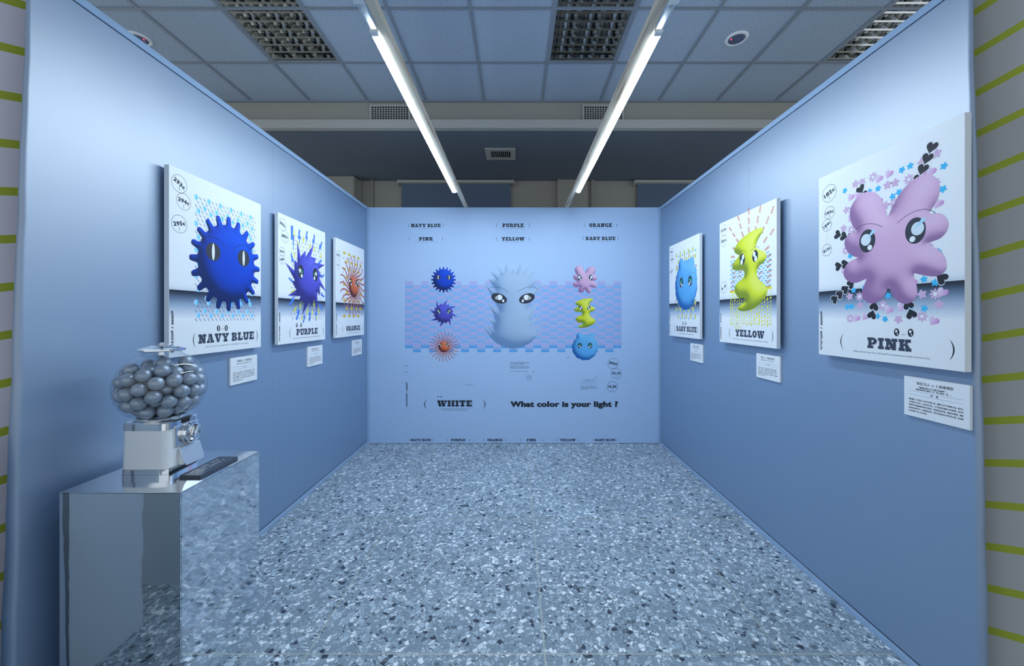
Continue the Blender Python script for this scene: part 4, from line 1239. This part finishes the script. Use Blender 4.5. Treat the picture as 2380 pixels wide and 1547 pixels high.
# plaque
q = empty('plaque', (-1.161, 1.449, PZ), label='dark slate plaque with two lines of white writing on the mirrored plinth', cat='sign')
o = q.location
MB(o).box(-1.198, -1.124, 1.362, 1.545, PZ, PZ+.0095).build('slate', M['plaque'], q, bevel=.0006)
rng = random.Random(3); F = Flat()
put_marks(F, -.068, .008, .138, .0095, (.82,.85,.88), rng, z=0, cjk=True)
put_marks(F, -.068, -.014, .138, .0095, (.82,.85,.88), rng, z=0, cjk=True)
lt_ = F.build('lettering', q)
lt_.matrix_local = Matrix(((0,-1,0,-.003),(1,0,0,0),(0,0,1,.0099),(0,0,0,1)))

# ------------------------------------------------------------------ gumball machine
GX, GY = -1.323, 1.430
ZB = PZ
g = empty('gumball_machine', (GX, GY, ZB), label='white and chrome gumball machine with a clear globe of silver balls on the mirrored plinth', cat='gumball machine')
o = g.location
def lo(levels, name, mat, par=g, org=None, **kw):
    ob = MB(org or o).loft([rrect(GX, GY, hx, hy, r, ZB+z) for z, hx, hy, r in levels]).build(name, mat, par, **kw)
    return auto_smooth(ob, 30)
lo([(0, .0865, .0775, .026), (.013, .0865, .0775, .026)], 'foot_band', M['chrome'])
lo([(.0135, .0860, .0770, .026), (.031, .0855, .0765, .026)], 'lower_band', M['chrome'])
lo([(.0315, .0840, .0750, .025), (.168, .0815, .0725, .025)], 'body', M['white'])
lo([(.1685, .0840, .0750, .026), (.192, .0835, .0745, .026), (.1975, .0800, .0710, .024), (.199, .0730, .0640, .022)], 'top_band', M['chrome'])
GC, GA, GB = ZB+.3145, .1347, .1347
auto_smooth(MB(o).lathe([(.050, .1985), (.070, .1985), (.072, .202), (.070, .206), (.064, .208), (.050, .207)], (GX, GY, ZB), 56).build('globe_collar', M['chrome'], g), 30)
prof = []
for i in range(41):
    th = -1.08+(1.12+1.08)*i/40
    prof.append((GA*math.cos(th), GB*math.sin(th)))
prof_in = [(GA*.985*math.cos(-1.08+(2.2)*i/40), GB*.98*math.sin(-1.08+(2.2)*i/40)) for i in range(40, -1, -1)]
MB(o).lathe(prof, (GX, GY, GC), 72).build('globe', M['globe'], g, smooth=True)
zt_ = GC + GB*math.sin(1.12)
MB(o).lathe([(GA*math.cos(1.12), 0), (.0575, .003), (.0575, .010), (.0555, .010), (.0555, .002)], (GX, GY, zt_), 56).build('globe_neck', M['globe'], g, smooth=True)
lid = auto_smooth(MB(o).lathe([(.001, .0), (.067, .0), (.0695, .002), (.0695, .007), (.067, .009), (.057, .0115), (.054, .0145), (.036, .0185), (.034, .0205), (.016, .0225), (.001, .023)], (GX, GY, zt_+.0105), 64).build('lid', M['chrome'], g), 25)
MB((o[0], o[1], o[2])).lathe([(.012, 0), (.012, .002), (.007, .003), (.007, .006), (.004, .007), (.001, .007)], (GX, GY, zt_+.0338), 20).build('lid_nut', M['alu'], g, smooth=False)
MB(o).lathe([(.0045, ZB+.209), (.0045, zt_+.0103)], (GX, GY, 0), 14, cap=True).build('rod', M['alu'], g, smooth=True)
MB(o).lathe([(.014, -.016), (.014, 0)], (GX, GY, zt_+.0102), 18, cap=True).build('rod_sleeve', M['chrome'], g)
# coin mechanism on the aisle side (+x)
XF = GX+.0830
cp = MB(o).box(XF-.006, XF+.006, GY-.043, GY+.060, ZB+.098, ZB+.176).build('coin_plate', M['chrome'], g, bevel=.003)
kn = auto_smooth(MB(o).lathe([(.001, .0), (.0375, .0), (.039, .003), (.039, .012), (.036, .016), (.031, .017), (.030, .010), (.001, .009)], (XF+.0062, GY+.016, ZB+.136), 40, 'x').build('coin_knob', M['chrome'], g), 30)
hd = MB(o).prism([(-.030, -.010), (-.012, -.007), (.012, -.007), (.030, -.010), (.030, .010), (.012, .007), (-.012, .007), (-.030, .010)],
                 lambda a, b: (XF+.015, GY+.016+a*.45+b*.9, ZB+.136+a*.9-b*.45), lambda a, b: (XF+.036, GY+.016+a*.40+b*.7, ZB+.136+a*.8-b*.35)).build('knob_handle', M['chrome'], g, bevel=.0025)
for i in range(5):
    MB(o).box(XF-.002, XF+.0028, GY-.012+.0075*i, GY-.0085+.0075*i, ZB+.178, ZB+.192).build('slot', M['dark'], g)
MB(o).box(XF-.004, XF+.009, GY+.018, GY+.028, ZB+.090, ZB+.098).build('hinge', M['alu'], g)
MB(o).add([(XF-.004, GY-.022, ZB+.030), (XF-.004, GY+.055, ZB+.030), (XF-.004, GY+.055, ZB+.090), (XF-.004, GY-.022, ZB+.090), (XF+.020, GY-.022, ZB+.030), (XF+.020, GY+.055, ZB+.030), (XF+.002, GY+.055, ZB+.090), (XF+.002, GY-.022, ZB+.090)],
          [(0,1,2,3),(4,5,6,7),(0,1,5,4),(1,2,6,5),(2,3,7,6),(3,0,4,7)]).build('chute', M['white'], g)
fl = MB(o).prism([(-.032, .0), (.066, .0), (.066, .050), (.060, .066), (-.024, .066), (-.032, .054)],
                 lambda a, b: (XF+.0035+b*.34, GY+a*.92, ZB+.092-b), lambda a, b: (XF+.0075+b*.34, GY+a*.92, ZB+.0935-b)).build('chute_flap', M['alu'], g, bevel=.001)

# ------------------------------------------------------------------ silver capsule balls in the globe
rs = np.random.RandomState(4)
ER = .0244
n_e = 86
a_, b_ = GA*.985-ER, GB*.98-ER
P = rs.uniform(-1, 1, (n_e*6, 3)); P = P[(P**2).sum(1) < 1][:n_e]*np.array([a_, a_, b_])*.9
zmin = ZB+.2085+ER-GC
for it in range(900):
    g_ = .0007 if it < 600 else .0002
    P[:, 2] -= g_
    D = P[:, None, :]-P[None, :, :]
    dist = np.sqrt((D**2).sum(2))+1e-9
    ov = np.maximum(2*ER-dist, 0); np.fill_diagonal(ov, 0)
    P += (D/dist[:, :, None]*ov[:, :, None]*.32).sum(1)
    rr = np.sqrt(P[:, 0]**2+P[:, 1]**2)+1e-9
    push = np.maximum(ER+.002-rr, 0)
    P[:, :2] += P[:, :2]/rr[:, None]*push[:, None]
    q = np.sqrt((P[:, 0]/a_)**2+(P[:, 1]/a_)**2+(P[:, 2]/b_)**2)
    out_ = q > 1
    P[out_] /= q[out_][:, None]
    P[:, 2] = np.maximum(P[:, 2], zmin)
q = np.sqrt((P[:, 0]/a_)**2+(P[:, 1]/a_)**2+(P[:, 2]/b_)**2)
ea, eb = .0238, .0237
em = MB()
prof = []
for i in range(13):
    th = PI*i/12
    x = -math.cos(th)
    prof.append((max(eb*math.sin(th)*(1-.07*x), .0002), ea*x))
em.lathe(prof, (0, 0, 0), 22, 'x')
egg_me = em.mesh('capsule_ball')
egg_me.materials.append(M['egg']); egg_me.polygons.foreach_set('use_smooth', [True]*len(egg_me.polygons))
sm = MB().lathe([(eb*1.0, -.0005), (eb*1.006, -.0003), (eb*1.006, .0003), (eb*1.0, .0005)], (0, 0, 0), 28, 'x')
seam_me = sm.mesh('ball_seam'); seam_me.materials.append(M['seam'])
for p, qq in zip(P, q):
    if qq < .3: continue
    e = bpy.data.objects.new('capsule_ball', egg_me); COL.objects.link(e)
    e.location = (GX+p[0], GY+p[1], GC+p[2])
    e.rotation_euler = (rs.uniform(0, 6.28), rs.normal(0, .45), rs.normal(.1, .7))
    tag(e, 'silver plastic capsule ball inside the clear globe of the gumball machine', 'capsule ball', 'silver capsule balls in the globe')
    s = bpy.data.objects.new('ball_seam', seam_me); COL.objects.link(s); s.parent = e
